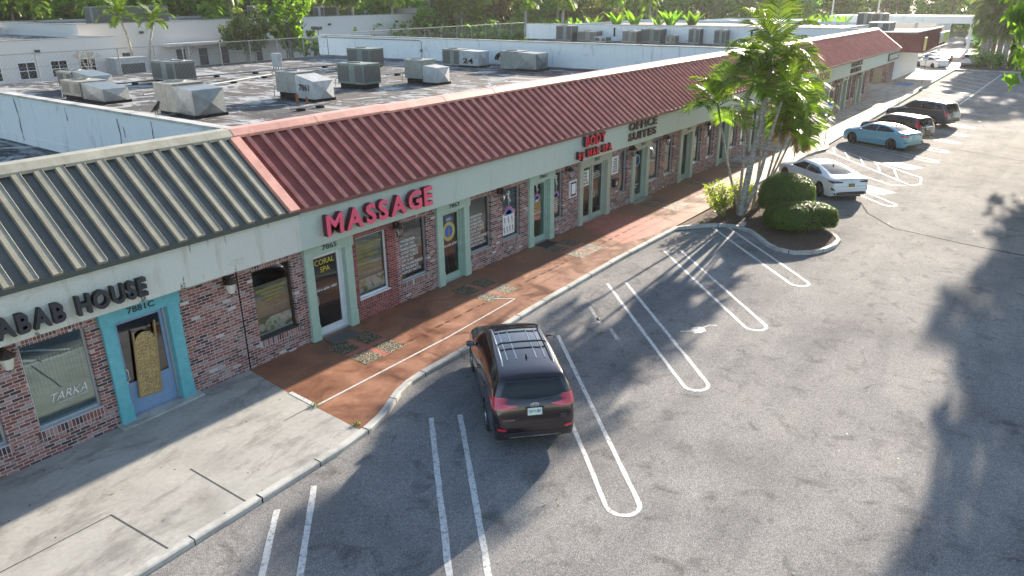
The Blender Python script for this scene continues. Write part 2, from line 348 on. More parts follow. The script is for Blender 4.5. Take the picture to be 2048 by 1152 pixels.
# foliage
def foliage(name, dark, light, tr=.35, hue=.05):
    n = N(name); oi = n.n('ShaderNodeObjectInfo'); g = n.n('ShaderNodeNewGeometry')
    f = n.math('ADD', n.math('MULTIPLY', n.noise(1.3, 4, .7), .75), n.math('MULTIPLY', g.outputs['Random Per Island'], .25))
    c = n.ramp(f, [(.3, dark), (.62, light)])
    hs = n.n('ShaderNodeHueSaturation'); n.l(n.math('ADD', .5-hue/2, n.math('MULTIPLY', oi.outputs['Random'], hue)), hs.inputs['Hue'])
    n.l(n.math('ADD', .75, n.math('MULTIPLY', oi.outputs['Random'], .5)), hs.inputs['Value']); n.l(c, hs.inputs['Color'])
    n.set(color=hs.outputs[0], rough=.5, spec=.35)
    tl = n.n('ShaderNodeBsdfTranslucent'); n.l(n.mix(1, hs.outputs[0], (1.9, 2.1, .7), 'MULTIPLY'), tl.inputs[0])
    mx = n.n('ShaderNodeMixShader'); mx.inputs[0].default_value = tr; n.l(n.b.outputs[0], mx.inputs[1]); n.l(tl.outputs[0], mx.inputs[2]); n.l(mx.outputs[0], n.out.inputs[0]); return n.mat
M['leaf'] = foliage('leaf_green', (.035, .085, .014), (.15, .26, .04), .5); M['leaf_bright'] = foliage('leaf_bright', (.05, .11, .012), (.17, .28, .03), .5, .02)
M['leaf_olive'] = foliage('leaf_olive', (.045, .055, .02), (.14, .16, .06), .35); M['leaf_palm'] = foliage('leaf_palm', (.014, .045, .006), (.17, .26, .02), .34, .02)
M['leaf_hedge'] = foliage('leaf_hedge', (.03, .07, .012), (.13, .21, .035), .3, .01); M['leaf_croton'] = foliage('leaf_yellowgreen', (.08, .13, .02), (.36, .4, .06), .45, .01)
M['leaf_dry'] = foliage('leaf_dry', (.12, .09, .04), (.28, .2, .09), .2, .03)
n = N('bark'); a = n.noise(9, 5, .7); r2 = n.noise(1, 5, .7, vec=n.scaled((5, 5, 16))); n.set(color=n.ramp(r2, [(.35, (.1, .09, .075)), (.6, (.3, .28, .24))]), rough=.9); n.bump(r2, .5, .02); M['bark'] = n.mat
n = N('palm_bark'); r2 = n.noise(1, 4, .7, vec=n.scaled((4, 4, 18))); b_ = n.noise(14, 4, .7); n.set(color=n.mix(.7, n.ramp(r2, [(.35, (.14, .13, .11)), (.6, (.4, .38, .34))]), n.ramp(b_, [(.35, .55), (.6, 1.2)]), 'MULTIPLY'), rough=.85); n.bump(r2, .5, .02); M['palm_bark'] = n.mat
n = N('mulch'); a = n.noise(30, 5, .75); b_ = n.noise(2, 5); n.set(color=n.mix(.6, n.ramp(a, [(.3, (.03, .018, .012)), (.5, (.1, .062, .045)), (.72, (.26, .19, .14))]), n.ramp(b_, [(.3, .6), (.7, 1.3)]), 'MULTIPLY'), rough=.95); n.bump(a, 1, .05); M['mulch'] = n.mat
n = N('grass_ground'); a = n.noise(.6, 7, .7); n.set(color=n.ramp(a, [(.3, (.03, .05, .015)), (.55, (.07, .09, .03)), (.75, (.17, .14, .08))]), rough=.95); M['ground'] = n.mat
# ================= SETTING =================
AZ = -0.12; S = 9.12/9.0
m = MB(); m.box(-300, 1500, -700, 1500, -.6, -.2); structure(m, 'ground', M['ground'])
m = MB(); m.box(-40, 190, -60, 12.75, -.5, AZ); m.box(118, 190, 12.75, 60, -.5, AZ-.004); structure(m, 'parking_lot', M['asphalt'])
m = MB(); m.box(-60, 130, 57.6, 108, -.5, -.15); structure(m, 'alley', M['asphalt'])
KP = [(-8, 10.95), (3.99, 11.02), (6.13, 11.08), (8.6, 11.16), (9.5, 11.26), (10.1, 11.42), (10.6, 11.66), (11.05, 11.88), (11.6, 12.03), (12.3, 12.1), (14.0, 12.1), (18.2, 12.33), (23, 12.45), (27.75, 12.4)]
KI = [(27.75, 12.4), (28.5, 11.85), (29.2, 11.1), (29.32, 10.6), (29.05, 9.9), (28.4, 9.3), (27.75, 8.75), (27.35, 8.2), (27.3, 7.5), (27.75, 6.95), (28.4, 6.62), (29.1, 6.47), (29.9, 6.5), (30.5, 6.82), (31.7, 7.9), (33, 9.2), (36.1, 12.3)]
KF = [(36.1, 12.3), (37.2, 12.5), (43.5, 12.62), (46.0, 12.65), (47.2, 12.5), (48.4, 12.2), (49.4, 12.3), (50.2, 12.6), (56, 12.75), (84, 13.3)]
KG = [(86, 13.5), (118, 14.0)]
def offs(path, d):
    out = []
    for i, p in enumerate(path):
        a = Vector(path[max(i-1, 0)]); b = Vector(path[min(i+1, len(path)-1)]); t = (b-a).normalized(); out.append((p[0]-t.y*d, p[1]+t.x*d))
    return out
def kerb(path, name='kerb'):
    # resample into stones with narrow joints
    m = MB(); P = [Vector(p) for p in path]
    inn = [Vector(p) for p in offs(path, .17)]
    rows = []
    for k in range(len(P)):
        o_, i_ = P[k], inn[k]; q = (i_-o_).normalized()*.025
        rows.append([(o_.x, o_.y, AZ-.1), (o_.x, o_.y, -.02), (o_.x+q.x, o_.y+q.y, .006), (i_.x, i_.y, .006), (i_.x, i_.y, -.2)])
    m.grid(rows); m.f = [f[::-1] for f in m.f]
    o = structure(m, name, M['kerb'])
    j = MB(); d = 0; 
    for k in range(len(P)-1):
        L = (P[k+1]-P[k]).length; t = (P[k+1]-P[k])/L; s_ = (1.45-d) % 1.45
        while s_ < L:
            c = P[k]+t*s_; nn = Vector((-t.y, t.x)); w_ = .008+.008*random.random()
            a = c-nn*.004; b = c+nn*.172
            j.face([(a.x-t.x*w_, a.y-t.y*w_, .0085), (a.x+t.x*w_, a.y+t.y*w_, .0085), (b.x+t.x*w_, b.y+t.y*w_, .0085), (b.x-t.x*w_, b.y-t.y*w_, .0085)])
            j.face([(a.x-t.x*w_, a.y-t.y*w_, AZ), (a.x+t.x*w_, a.y+t.y*w_, AZ), (a.x+t.x*w_, a.y+t.y*w_, .0085), (a.x-t.x*w_, a.y-t.y*w_, .0085)])
            s_ += 1.45
        d = (L-(s_-1.45)) if s_-1.45 >= 0 or True else d
    structure(j, name+'_joints', M['tar'])
    return o
random.seed(3)
kerb(KP+KI[1:]+KF[1:]); kerb(KG)
def kerb_between(x0, x1, path):
    pts = []
    def yat(x):
        for a, b in zip(path, path[1:]):
            if a[0] <= x <= b[0]: return a[1]+(b[1]-a[1])*(x-a[0])/(b[0]-a[0])
        return path[-1][1]
    pts.append((x0, yat(x0)+.16)); pts += [(p[0], p[1]+.16) for p in path if x0 < p[0] < x1]; pts.append((x1, yat(x1)+.16)); return pts
WALKP = KP[:-1]+[(27.75, 12.4), (36.1, 12.42)]+KF[1:]
def slab(x0, x1, name, mat, xs=None):
    m = MB(); b = kerb_between(x0, x1, WALKP); 
    m.prism(b+[((xs if xs is not None else x1), 16.3), (x0 if xs is None or x0 < 0 else x0, 16.3)], -.3, 0.0); return structure(m, name, mat)
m = MB(); b = kerb_between(-8, 9.28, WALKP); m.prism(b+[(9.38, 14.1), (9.57, 16.3), (-8, 16.3)], -.3, 0); structure(m, 'concrete_walkway', M['concrete'])
m = MB(); b = kerb_between(9.28, 46, WALKP); m.prism(b+[(46.0, 16.3), (9.57, 16.3), (9.38, 14.1)], -.3, 0); structure(m, 'painted_walkway', M['walk_red'])
m = MB(); b = kerb_between(46, 84, WALKP); m.prism(b+[(84, 18.5), (46, 16.3)], -.3, 0); m.prism([(84, 13.46), (86, 13.66), (118, 14.16), (150, 15), (150, 40), (84, 40)], -.3, 0); structure(m, 'far_walkway', M['concrete_far'])
# expansion joints, painted panels
m = MB()
def strip(m, a, b, w_, z, mt=0):
    a, b = Vector(a), Vector(b); t = (b-a).normalized(); q = Vector((-t.y, t.x))*w_/2
    m.face([(a.x-q.x, a.y-q.y, z), (b.x-q.x, b.y-q.y, z), (b.x+q.x, b.y+q.y, z), (a.x+q.x, a.y+q.y, z)], mt)
for a, b in (((-8, 13.0), (4.5, 12.95)), ((4.5, 12.95), (4.65, 11.2)), ((6.2, 13.1), (6.25, 11.25)), ((-1, 13.0), (-1, 11.1)), ((8.5, 13.08), (9.3, 13.1)), ((0.5, 16), (0.6, 13))): strip(m, a, b, .025, .004)
x = 11.5
while x < 46:
    strip(m, (x, 12.9), (x+.02, 12.35 if x < 18 else 12.62), .014, .004); x += 1.55
x = 47.
while x < 84: strip(m, (x, 16.0), (x, 13.3), .03, .004); x += 2.4
strip(m, (46, 14.2), (84, 14.6), .03, .0045); strip(m, (18, 13.35), (46, 13.5), .012, .004)
structure(m, 'walkway_joints', M['joint'])
m = MB(); random.seed(8); x = 12.0
while x < 46:
    L = random.uniform(.1, .5); yy = 13.72+.012*(x-12)+random.uniform(-.015, .015)
    ring = [(x+L/2+cos(a)*L/2*random.uniform(.8, 1.1), yy+sin(a)*random.uniform(.012, .045)) for a in [k*pi/5 for k in range(10)]]
    m.face([(p[0], p[1], .0045) for p in ring]); x += L+random.uniform(.02, .18)
structure(m, 'drip_stains', simple('drip_stain', (.07, .03, .02), .4))
m = MB()
strip(m, (9.42, 13.02), (14.1, 13.03), .06, .006); strip(m, (14.1, 13.03), (17.5, 13.2), .05, .006); strip(m, (17.5, 13.2), (17.1, 13.75), .045, .0062); strip(m, (9.38, 13.0), (9.42, 14.05), .11, .0064)
structure(m, 'worn_white_strip', M['paint'])
def panels(x0, x1, y0, y1):
    m = MB(); xm, ym = (x0+x1)/2, (y0+y1)/2; g = .1
    for a, b in ((x0, xm-g), (xm+g, x1)):
        for c_, d in ((y0, ym-g), (ym+g, y1)): m.box(a, b, c_, d, -.02, .005)
    structure(m, 'pebble_panel', M['pebble'])
    m = MB(); m.box(xm-g, xm+g, y0, y1, -.02, .004); m.box(x0, xm-g, ym-g, ym+g, -.02, .004); m.box(xm+g, x1, ym-g, ym+g, -.02, .004); structure(m, 'painted_cross', M['walk_salmon'])
panels(11.55, 13.0, 13.62, 15.25); panels(16.8, 18.3, 13.65, 15.3); panels(22.1, 23.7, 13.55, 15.4); panels(30.0, 31.5, 13.6, 15.4); panels(35.0, 36.5, 13.7, 15.4); panels(39.9, 41.4, 13.7, 15.4)
m = MB(); m.face([(25.6, 15.88, .004), (24.4, 13.2, .004), (26.0, 12.75, .004), (28.2, 12.75, .004), (28.4, 13.4, .004), (27.95, 15.88, .004)]); structure(m, 'salmon_panel', M['walk_salmon'])
m = MB(); m.box(41.5, 43.6, 14.6, 15.9, -.01, .02); m.box(29.9, 31.6, 15.6, 15.9, -.01, .06); structure(m, 'door_pad', M['concrete'])
# mulch bed
m = MB(); ins = [(p[0]+.0, p[1]) for p in offs(KI, .15)]; m.prism(ins[::-1], -.2, -.015); structure(m, 'planting_bed', M['mulch'])
# gum spots and debris
# ---- markings (on asphalt) ----
def mark(m, pts, w_=.11, z=AZ+.004, close=False, jag=True):
    # subdivided ribbon
    P = [Vector((p[0]*S, p[1]*S)) for p in pts]; out = []
    for a, b in zip(P, P[1:]):
        n_ = max(1, int((b-a).length/.35)); out += [a+(b-a)*k/n_ for k in range(n_)]
    out.append(P[-1]); rows = []
    for i, p in enumerate(out):
        t = (out[min(i+1, len(out)-1)]-out[max(i-1, 0)]).normalized(); q = Vector((-t.y, t.x))*(w_/2+random.uniform(-.006, .006))
        c = p+Vector((random.uniform(-1, 1), random.uniform(-1, 1)))*(.007 if jag else 0)
        rows.append([(c.x-q.x, c.y-q.y, z), (c.x+q.x, c.y+q.y, z)])
    m.grid(rows); m.f = [f[::-1] for f in m.f]
def loop(x_end_l, y_end, ang, length, gap=.64, w_=.1, sh=0, name='stall_marking'):
    # U shaped divider: free ends at kerb, rounded end at lane; (x_end_l, y_end) is the round end's left corner
    m = MB(); d = Vector((cos(ang), sin(ang))); q = Vector((d.y, -d.x))
    L = Vector((x_end_l, y_end)); R_ = L+q*gap; c = (L+R_)/2
    pts = [L+d*(length+sh)]+[L]+[c+(L-c)*cos(a)-d*sin(a)*gap/2 for a in [k*pi/8 for k in range(1, 8)]]+[R_, R_+d*length]
    mark(m, [tuple(p) for p in pts], w_); structure(m, name, M['paint'])
random.seed(5)
A45 = radians(45.5)
loop(19.75-4.2+.02-.15, 6.45, A45, 7.1); loop(19.65+.05, 6.52, A45, 7.0); loop(23.95, 6.58, A45, 6.5)
loop(10.2+.03, 5.6, A45, 7.6)
for a, b in (((10.6, 10.45), (5.4, 5.0)), ((11.1, 10.0), (5.9, 4.6)), ((7.35, 10.58), (2.2, 5.3)), ((6.45, 10.56), (1.3, 5.3)), ):
    m = MB(); mark(m, [a, b], .12); structure(m, 'stall_marking', M['paint'])
m = MB(); mark(m, [(18.35, 10.95), (17.55, 10.15)], .1); mark(m, [(17.75, 10.3), (17.4, 10.0)], .09); mark(m, [(17.3, 9.6), (16.75, 9.05)], .11); mark(m, [(18.6, 11.0), (18.45, 10.85)], .06); structure(m, 'old_marking', M['paint_worn'])
SPX, SPY = 18.7, 7.5
# white paint splash with a faint wheelchair outline beside it
m = MB(); ring = [(SPX*S+cos(a)*.27*random.uniform(.8, 1.15), SPY*S+sin(a)*.2*random.uniform(.8, 1.15), AZ+.005) for a in [k*pi/9 for k in range(18)]]; m.face(ring)
mark(m, [(SPX+.25, SPY-.05), (SPX+.5, SPY-.12), (SPX+.6, SPY-.3)], .05); mark(m, [(SPX-.2, SPY+.15), (SPX-.4, SPY+.38)], .05); structure(m, 'paint_splash', M['paint'])
# far bays
A60 = radians(58)
loop(36.35, 6.35, radians(46), 7.5, .6, .08)
for x_, y_ in ((47.8, 6.4), (51.3, 6.4), (54.9, 6.3), (58.2, 6.3), (61.9, 6.3), (65.4, 6.4), (69.0, 6.4)): loop(x_, y_, A60, 6.3, .6, .075)
m = MB(); mark(m, [(48.0, 12.2), (41.1, 6.1), (41.6, 5.75), (43.2, 6.0), (49.1, 12.0)], .075)
for k in range(5):
    t = k/5+.1; a = Vector((41.4, 6.3)).lerp(Vector((48, 12)), t); b = Vector((43.4, 6.3)).lerp(Vector((49, 12)), min(1, t+.13)); mark(m, [tuple(a), tuple(b)], .07)
mark(m, [(44.5, 11.6), (40.6, 6.9), (40.9, 6.3)], .07)
structure(m, 'hatched_aisle_marking', M['paint'])
for cx, cy in ((45.8, 7.3), (39.0, 7.35)):
    m = MB(); d = Vector((.5, .86)); q = Vector((.86, -.5)); c = Vector((cx, cy)); P = [c+d*a+q*b for a, b in ((1, -.55), (1, .55), (-.8, .55), (-.8, -.55))]
    m.face([(p.x*S, p.y*S, AZ+.006) for p in P][::-1]); structure(m, 'painted_bay_square', M['paint_worn'])
m = MB(); 
for i in range(6): mark(m, [(103-i*3.6, 13.2), (96.0-i*3.3, 8.3)], .12)
mark(m, [(75, 8.6), (106, 8.5)], .12); structure(m, 'far_bay_marking', M['paint'])
# tar seam across the lot and darker repair patches
m = MB(); mark(m, [(36.2, 7.3), (34.5, 6.6), (32.7, 5.2), (32.0, 2.5), (31.7, .4), (31.4, -12)], .09, AZ+.003)
mark(m, [(52.5, 5.5), (50.5, 1.2), (50, -8)], .1, AZ+.003);
structure(m, 'tar_seam', M['tar'])
n = N('oil_stain'); n.t.nodes.remove(n.b); tr = n.n('ShaderNodeBsdfTransparent'); df = n.n('ShaderNodeBsdfDiffuse'); df.inputs[0].default_value = (.02, .019, .018, 1)
gc = n.n('ShaderNodeTexCoord').outputs['Generated']; vd = n.n('ShaderNodeVectorMath'); vd.operation = 'DISTANCE'; n.l(gc, vd.inputs[0]); vd.inputs[1].default_value = (.5, .5, 0)
fall = n.ramp(vd.outputs['Value'], [(.1, 1), (.48, 0)]); nz_ = n.ramp(n.noise(1.5, 8, .75, dist=.4), [(.4, 0), (.6, .85)])
mx = n.n('ShaderNodeMixShader'); n.l(n.math('MULTIPLY', fall, nz_), mx.inputs[0]); n.l(tr.outputs[0], mx.inputs[1]); n.l(df.outputs[0], mx.inputs[2]); n.l(mx.outputs[0], n.out.inputs[0]); M['stain'] = n.mat
for i_, (cx, cy, rx, ry) in enumerate(((20.9, 10.6, 1.7, 1.1), (11.6, 8.0, 1.4, .8), (9.1, 7.9, 1.2, .8), (7.0, 10.4, 1.3, .6), (21.6, 8.3, 2.2, 1.3), (15.8, 7.2, 1.6, 1.0), (24.6, 9.2, 1.8, 1.2), (13.4, 6.6, 1.2, .9), (27, 5.2, 4.5, 1.8), (18, 4.4, 4.0, 1.4), (20, 6.0, 6, 1.1), (42, 5.0, 6, 1.6), (36, 8.5, 2.5, 1.5))):
    n2 = MB(); n2.face([((cx-rx)*S, (cy-ry)*S, AZ+.0021+.00012*i_), ((cx+rx)*S, (cy-ry)*S, AZ+.0021+.00012*i_), ((cx+rx)*S, (cy+ry)*S, AZ+.0021+.00012*i_), ((cx-rx)*S, (cy+ry)*S, AZ+.0021+.00012*i_)])
    structure(n2, 'oil_stain', M['stain'])

# ================= TEXT =================
def text_mesh(s_, size=1, extrude=0, offset=0, align='LEFT', line=1.0, shear=0):
    cu = bpy.data.curves.new('t', 'FONT'); cu.body = s_; cu.size = size; cu.extrude = extrude; cu.offset = offset; cu.align_x = align; cu.space_line = line; cu.resolution_u = 3; cu.shear = shear
    ob = bpy.data.objects.new('t', cu); COL.objects.link(ob); dg = bpy.context.evaluated_depsgraph_get(); dg.update()
    me = bpy.data.meshes.new_from_object(ob.evaluated_get(dg)); bpy.data.objects.remove(ob); bpy.data.curves.remove(cu); return me
def text_obj(name, s_, fit, mats, parent, y, depth=0, offset=0, line=1.0, M4=None, shear=0, keep=True, align='LEFT'):
    """fit = (x0, x1, z0, z1) on a wall facing -y at plane y; text scaled to fill it"""
    me = text_mesh(s_, 1, depth, offset, align, line, shear); vs = [v.co for v in me.vertices]
    if not vs: return None
    ax, bx = min(v.x for v in vs), max(v.x for v in vs); ay, by = min(v.y for v in vs), max(v.y for v in vs); az_ = min(v.z for v in vs)
    x0, x1, z0, z1 = fit; sx = (x1-x0)/(bx-ax); sz = (z1-z0)/(by-ay); o = rootoff(parent)
    for v in me.vertices:
        c = v.co.copy(); p = Vector((x0+(c.x-ax)*sx, y-(c.z-az_), z0+(c.y-ay)*sz))
        if M4 is not None: p = M4 @ p
        v.co = p-o
    if not isinstance(mats, (list, tuple)): mats = [mats]
    me.materials.clear()
    for q in mats: me.materials.append(q)
    me.update()
    if len(mats) > 1:
        for p in me.polygons: p.material_index = 0 if abs(p.normal.y) > .7 else 1
    else:
        for p in me.polygons: p.material_index = 0
    ob = bpy.data.objects.new(name, me); COL.objects.link(ob)
    if parent: ob.parent = parent; OFF[ob.name] = o
    return ob
def sign(text, x0, x1, z0, z1, y, depth, mats, label, group=None, offset=.03, gap=.12, drop=None, cat='sign', missing=()):
    e = empty('channel_letter_sign', ((x0+x1)/2, y, z0), label, cat, group)
    W = []
    for ch in text:
        if ch == ' ': W.append((.35, 0)); continue
        me = text_mesh(ch, 1, 0, offset); xs = [v.co.x for v in me.vertices]; ys = [v.co.y for v in me.vertices]; W.append((max(xs)-min(xs), 1)); bpy.data.meshes.remove(me)
    tot = sum(a for a, _ in W)+gap*(len(text)-1); k = (x1-x0)/tot; x = x0
    for i, ch in enumerate(text):
        wd = W[i][0]*k
        if ch != ' ' and i not in missing:
            zz0, zz1 = z0, z1
            if ch in 'y': zz0 = z0-(z1-z0)*.25; zz1 = z1-(z1-z0)*.2
            text_obj('letter', ch, (x, x+wd, zz0, zz1), mats, e, y, depth/2, offset)
        x += wd+gap*k
    return e

# ================= THE SHOPPING STRIP =================
FY = 15.9
EAVE = Vector((15.42, 3.97)); RIDGE = Vector((17.8, 5.7))
DECK = 3.9
def mansard(parent, x0, x1, mroof, first, period=.44, hole=None, rh=.07, name='metal_roof', bw=.035, batten=None):
    m = MB(); sl = (RIDGE-EAVE).normalized(); nn = Vector((-sl.y, sl.x))
    def P(x, s_, h): q = EAVE+sl*s_+nn*h; return (x, q.x, q.y)
    L = (RIDGE-EAVE).length
    m.face([P(x0, 0, 0), P(x1, 0, 0), P(x1, L, 0), P(x0, L, 0)]); m.face([P(x0, 0, -.05), P(x0, L, -.05), P(x1, L, -.05), P(x1, 0, -.05)]); m.face([P(x0, 0, -.05), P(x1, 0, -.05), P(x1, 0, 0), P(x0, 0, 0)])
    m0 = m
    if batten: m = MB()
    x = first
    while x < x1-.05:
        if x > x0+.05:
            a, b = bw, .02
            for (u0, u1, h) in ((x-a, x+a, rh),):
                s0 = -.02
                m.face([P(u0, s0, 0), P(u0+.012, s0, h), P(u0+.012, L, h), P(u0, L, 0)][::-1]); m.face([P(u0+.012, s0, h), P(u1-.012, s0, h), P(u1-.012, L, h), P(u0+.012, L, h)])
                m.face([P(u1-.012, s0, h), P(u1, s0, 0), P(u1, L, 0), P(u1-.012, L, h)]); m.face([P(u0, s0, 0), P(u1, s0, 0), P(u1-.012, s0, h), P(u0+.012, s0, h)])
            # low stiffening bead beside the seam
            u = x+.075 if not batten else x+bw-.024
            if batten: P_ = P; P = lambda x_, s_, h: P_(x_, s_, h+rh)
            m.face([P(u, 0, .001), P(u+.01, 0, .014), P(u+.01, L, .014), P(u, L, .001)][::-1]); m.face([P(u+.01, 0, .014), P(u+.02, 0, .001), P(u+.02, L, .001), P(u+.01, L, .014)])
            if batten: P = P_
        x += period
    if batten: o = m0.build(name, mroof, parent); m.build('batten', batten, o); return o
    return m.build(name, mroof, parent)
def ridge_cap(parent, x0, x1, mt, nseg):
    m = MB(); sl = (RIDGE-EAVE).normalized(); L = (RIDGE-EAVE).length; nn = Vector((-sl.y, sl.x)); a = EAVE+sl*(L-.2)+nn*.1; b = EAVE+sl*L+nn*.12
    random.seed(2); w_ = (x1-x0)/nseg
    for k in range(nseg):
        u0 = x0+k*w_; u1 = u0+w_+.03 if k < nseg-1 else x1; dz = .006*(k % 2)+random.uniform(-.01, .01)
        prof = [(a.x, a.y-.07+dz), (a.x, a.y+dz), (b.x, b.y+dz+.02), (b.x+.3, b.y+.03+dz), (b.x+.3, b.y-.1)]
        m.grid([[(u0, y, z) for y, z in prof], [(u1, y, z) for y, z in prof]]); 
        m.face([(u0, y, z) for y, z in prof]); m.face([(u1, y, z) for y, z in prof][::-1])
    o = m.build('ridge_cap', mt, parent)
    m = MB(); m.box(x0, x1, b.x+.3, b.x+.62, DECK-.1, b.y-.04); m.build('roof_upstand', M['wall_white'], parent); return o
def pilaster(parent, x0, x1, mt):
    m = MB(); m.box(x0, x1, FY-.09, FY+.13, 0, 2.5); m.box(x0-.012, x1+.012, FY-.105, FY+.12, 0, .46); m.box(x0-.02, x1+.02, FY-.115, FY+.1, 2.44, 2.475)
    return m.build('pilaster', mt, parent, bevel=.012)
def header(parent, x0, x1, mt, num=None, numcol='blackletter'):
    m = MB(); m.box(x0, x1, FY-.12, FY+.2, 2.475, 2.858); o = m.build('door_header', mt, parent)
    if num: 
        c = (x0+x1)/2; w_ = .05*len(num)+.02; text_obj('house_number', num, (c-w_*1.15, c+w_*1.15, 2.585, 2.725), M[numcol], o, FY-.124, .004, .012)
    return o
def window(parent, x0, x1, z0=.66, z1=2.57, frame='alu', glass='pane', back='blind_tan', backz=None, courses=True, red=False, label=None, wide=.045):
    m = MB(); y0, y1 = FY+.1, FY+.17; f = wide
    m.box(x0, x0+f, y0, y1, z0, z1); m.box(x1-f, x1, y0, y1, z0, z1); m.box(x0+f, x1-f, y0, y1, z0, z0+f); m.box(x0+f, x1-f, y0, y1, z1-f, z1)
    m.box(x0-.01, x1+.01, FY-.02, y0, z0-.02, z0+.012)
    w_ = m.build('window', M[frame], parent); 
    if label: w_['label'] = label
    g = MB(); yy = y0+.03; g.face([(x0+f, yy, z0+f), (x1-f, yy, z0+f), (x1-f, yy, z1-f), (x0+f, yy, z1-f)]); g.build('pane', M[glass], w_)
    if back:
        g = MB(); bz0, bz1 = backz or (z0, z1); g.box(x0+.01, x1-.01, FY+.235, FY+.25, bz0, bz1); g.build('blind', M[back], w_)
    if courses:
        g = MB(); g.box(x0-.06, x1+.06, FY-.018, FY+.06, z0-.26, z0-.021); g.build('sill_course', M['brick_red_v' if red else 'brick_v'], w_)
        g = MB(); g.box(x0-.06, x1+.06, FY-.012, FY+.02, z1+.0, z1+.25); g.build('lintel_course', M['brick_red_v' if red else 'brick_v'], w_)
    return w_
def door(parent, x0, x1, frame='alu', glass='pane_dark', panel=0, panelmat='blue_panel', stile=.09, hinge='r', y=FY+.13, handle='alu', outer='mint', label=None):
    m = MB(); z1 = 2.42
    m.box(x0, x0+.045, y-.05, y+.08, 0, z1+.05); m.box(x1-.045, x1, y-.05, y+.08, 0, z1+.05); m.box(x0+.045, x1-.045, y-.05, y+.08, z1, z1+.05); m.build('door_frame', M[outer], parent)
    a, b = x0+.05, x1-.05; m = MB(); s_ = stile
    m.box(a, a+s_, y, y+.045, .03, z1-.01); m.box(b-s_, b, y, y+.045, .03, z1-.01); m.box(a+s_, b-s_, y, y+.045, .03, .03+.2); m.box(a+s_, b-s_, y, y+.045, z1-.11, z1-.01)
    d = m.build('door', M[frame], parent); 
    if label: d['label'] = label
    g = MB(); g.face([(a+s_, y+.02, .23+panel), (b-s_, y+.02, .23+panel), (b-s_, y+.02, z1-.11), (a+s_, y+.02, z1-.11)]); g.build('pane', M[glass], d)
    if panel: g = MB(); g.box(a+s_, b-s_, y+.01, y+.035, .23, .23+panel); g.build('kick_panel', M[panelmat], d)
    hx = a+s_*.5 if hinge == 'r' else b-s_*.5; sg = 1 if hinge == 'r' else -1
    g = MB(); g.tube([(hx, y, .95), (hx, y-.07, .96), (hx+sg*.03, y-.08, 1.0), (hx+sg*.03, y-.08, 1.2), (hx, y-.07, 1.26), (hx, y, 1.27)], .014, 8); g.box(hx-.03, hx+.03, y-.004, y, .86, .92); g.build('handle', M[handle], d, smooth=40)
    m = MB(); m.box(x0, x1, y-.1, y+.1, -.01, .03); m.build('threshold', M['alu'], parent)
    return d
def wall_piece(parent, x0, x1, opens, mat, y0=FY, y1=FY+.25, reds=()):
    m = MB(); cur = x0
    for a, b, z0, z1 in sorted(opens):
        if a > cur: m.box(cur, a, y0, y1, -.1, 2.9)
        if z0 > 0: m.box(a, b, y0, y1, -.1, z0)
        if z1 < 2.9: m.box(a, b, y0, y1, z1, 2.9)
        cur = b
    if cur < x1: m.box(cur, x1, y0, y1, -.1, 2.9)
    return m.build('brick_wall', mat, parent)
WZ = (.66, 2.57)

# ---------- building with the green roof ----------
gb = empty('shop_building', (6, 16, 0), 'brick shop with white stucco band, green ribbed metal roof and turquoise door surround', 'building')
wall_piece(gb, -8, 9.57, [(2.75, 4.02, *WZ), (.9, 2.2, *WZ), (-1.2, .2, *WZ), (4.62, 5.9, *WZ), (6.42, 7.72, 0, 2.5)], M['brick'])
window(gb, -1.2, .2, back=None, glass='pane_teal'); window(gb, .9, 2.2, back=None, glass='pane_teal'); window(gb, 2.75, 4.02, back='blind_brown', glass='pane_teal')
w1 = window(gb, 4.62, 5.9, back='blind_rust', backz=(1.35, 2.15), glass='pane_teal', label='shop window with white script lettering and a brown blind inside')
text_obj('lettering', 'TARKA', (5.0, 5.72, 1.12, 1.3), M['white_plain'], w1, FY+.12, .001, -.01, shear=.4); text_obj('lettering', 'INTERNATIONAL GROCERY', (5.12, 5.72, 1.05, 1.085), M['white_plain'], w1, FY+.12, .001)
pilaster(gb, 6.2, 6.48, M['teal']); pilaster(gb, 7.68, 7.97, M['teal']); header(gb, 6.17, 8.0, M['teal'], '7881C', 'black')
d1 = door(gb, 6.48, 7.68, frame='blue_panel', panel=.62, stile=.07, hinge='r', outer='alu', label='blue-grey framed glass door with blue lower panel')
m = MB(); m.box(6.1, 8.1, FY-.28, FY+.1, -.02, .05); m.build('door_step', M['kerb'], gb)
m = MB(); m.box(-8, 11.3, 15.5, 15.88, 2.86, 3.97); m.box(-8, 11.3, 15.88, 17.7, 2.9, 3.0); m.build('fascia', M['fascia_left'], gb)
m = MB(); m.box(-8, 11.3, 15.4, 15.5, 3.86, 3.98); m.build('eave_trim', M['green_trim'], gb)
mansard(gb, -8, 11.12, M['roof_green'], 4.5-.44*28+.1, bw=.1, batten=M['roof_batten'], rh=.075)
ridge_cap(gb, -8, 11.15, M['green_cap'], 9)
m = MB(); m.box(-8, 9.57, 16.9, 17.0, -.1, 2.9); m.box(-8, 9.57, 16.15, 16.9, -.1, .02); m.build('interior', M['interior'], gb)
m = MB(); m.box(-8, 11.6, 18.4, 57, DECK-.25, DECK); m.box(-8, 11.4, 56.7, 57, -.2, DECK-.25); m.box(-8.2, -8, 16, 57, -.2, DECK); m.build('roof_deck', M['deck'], gb)

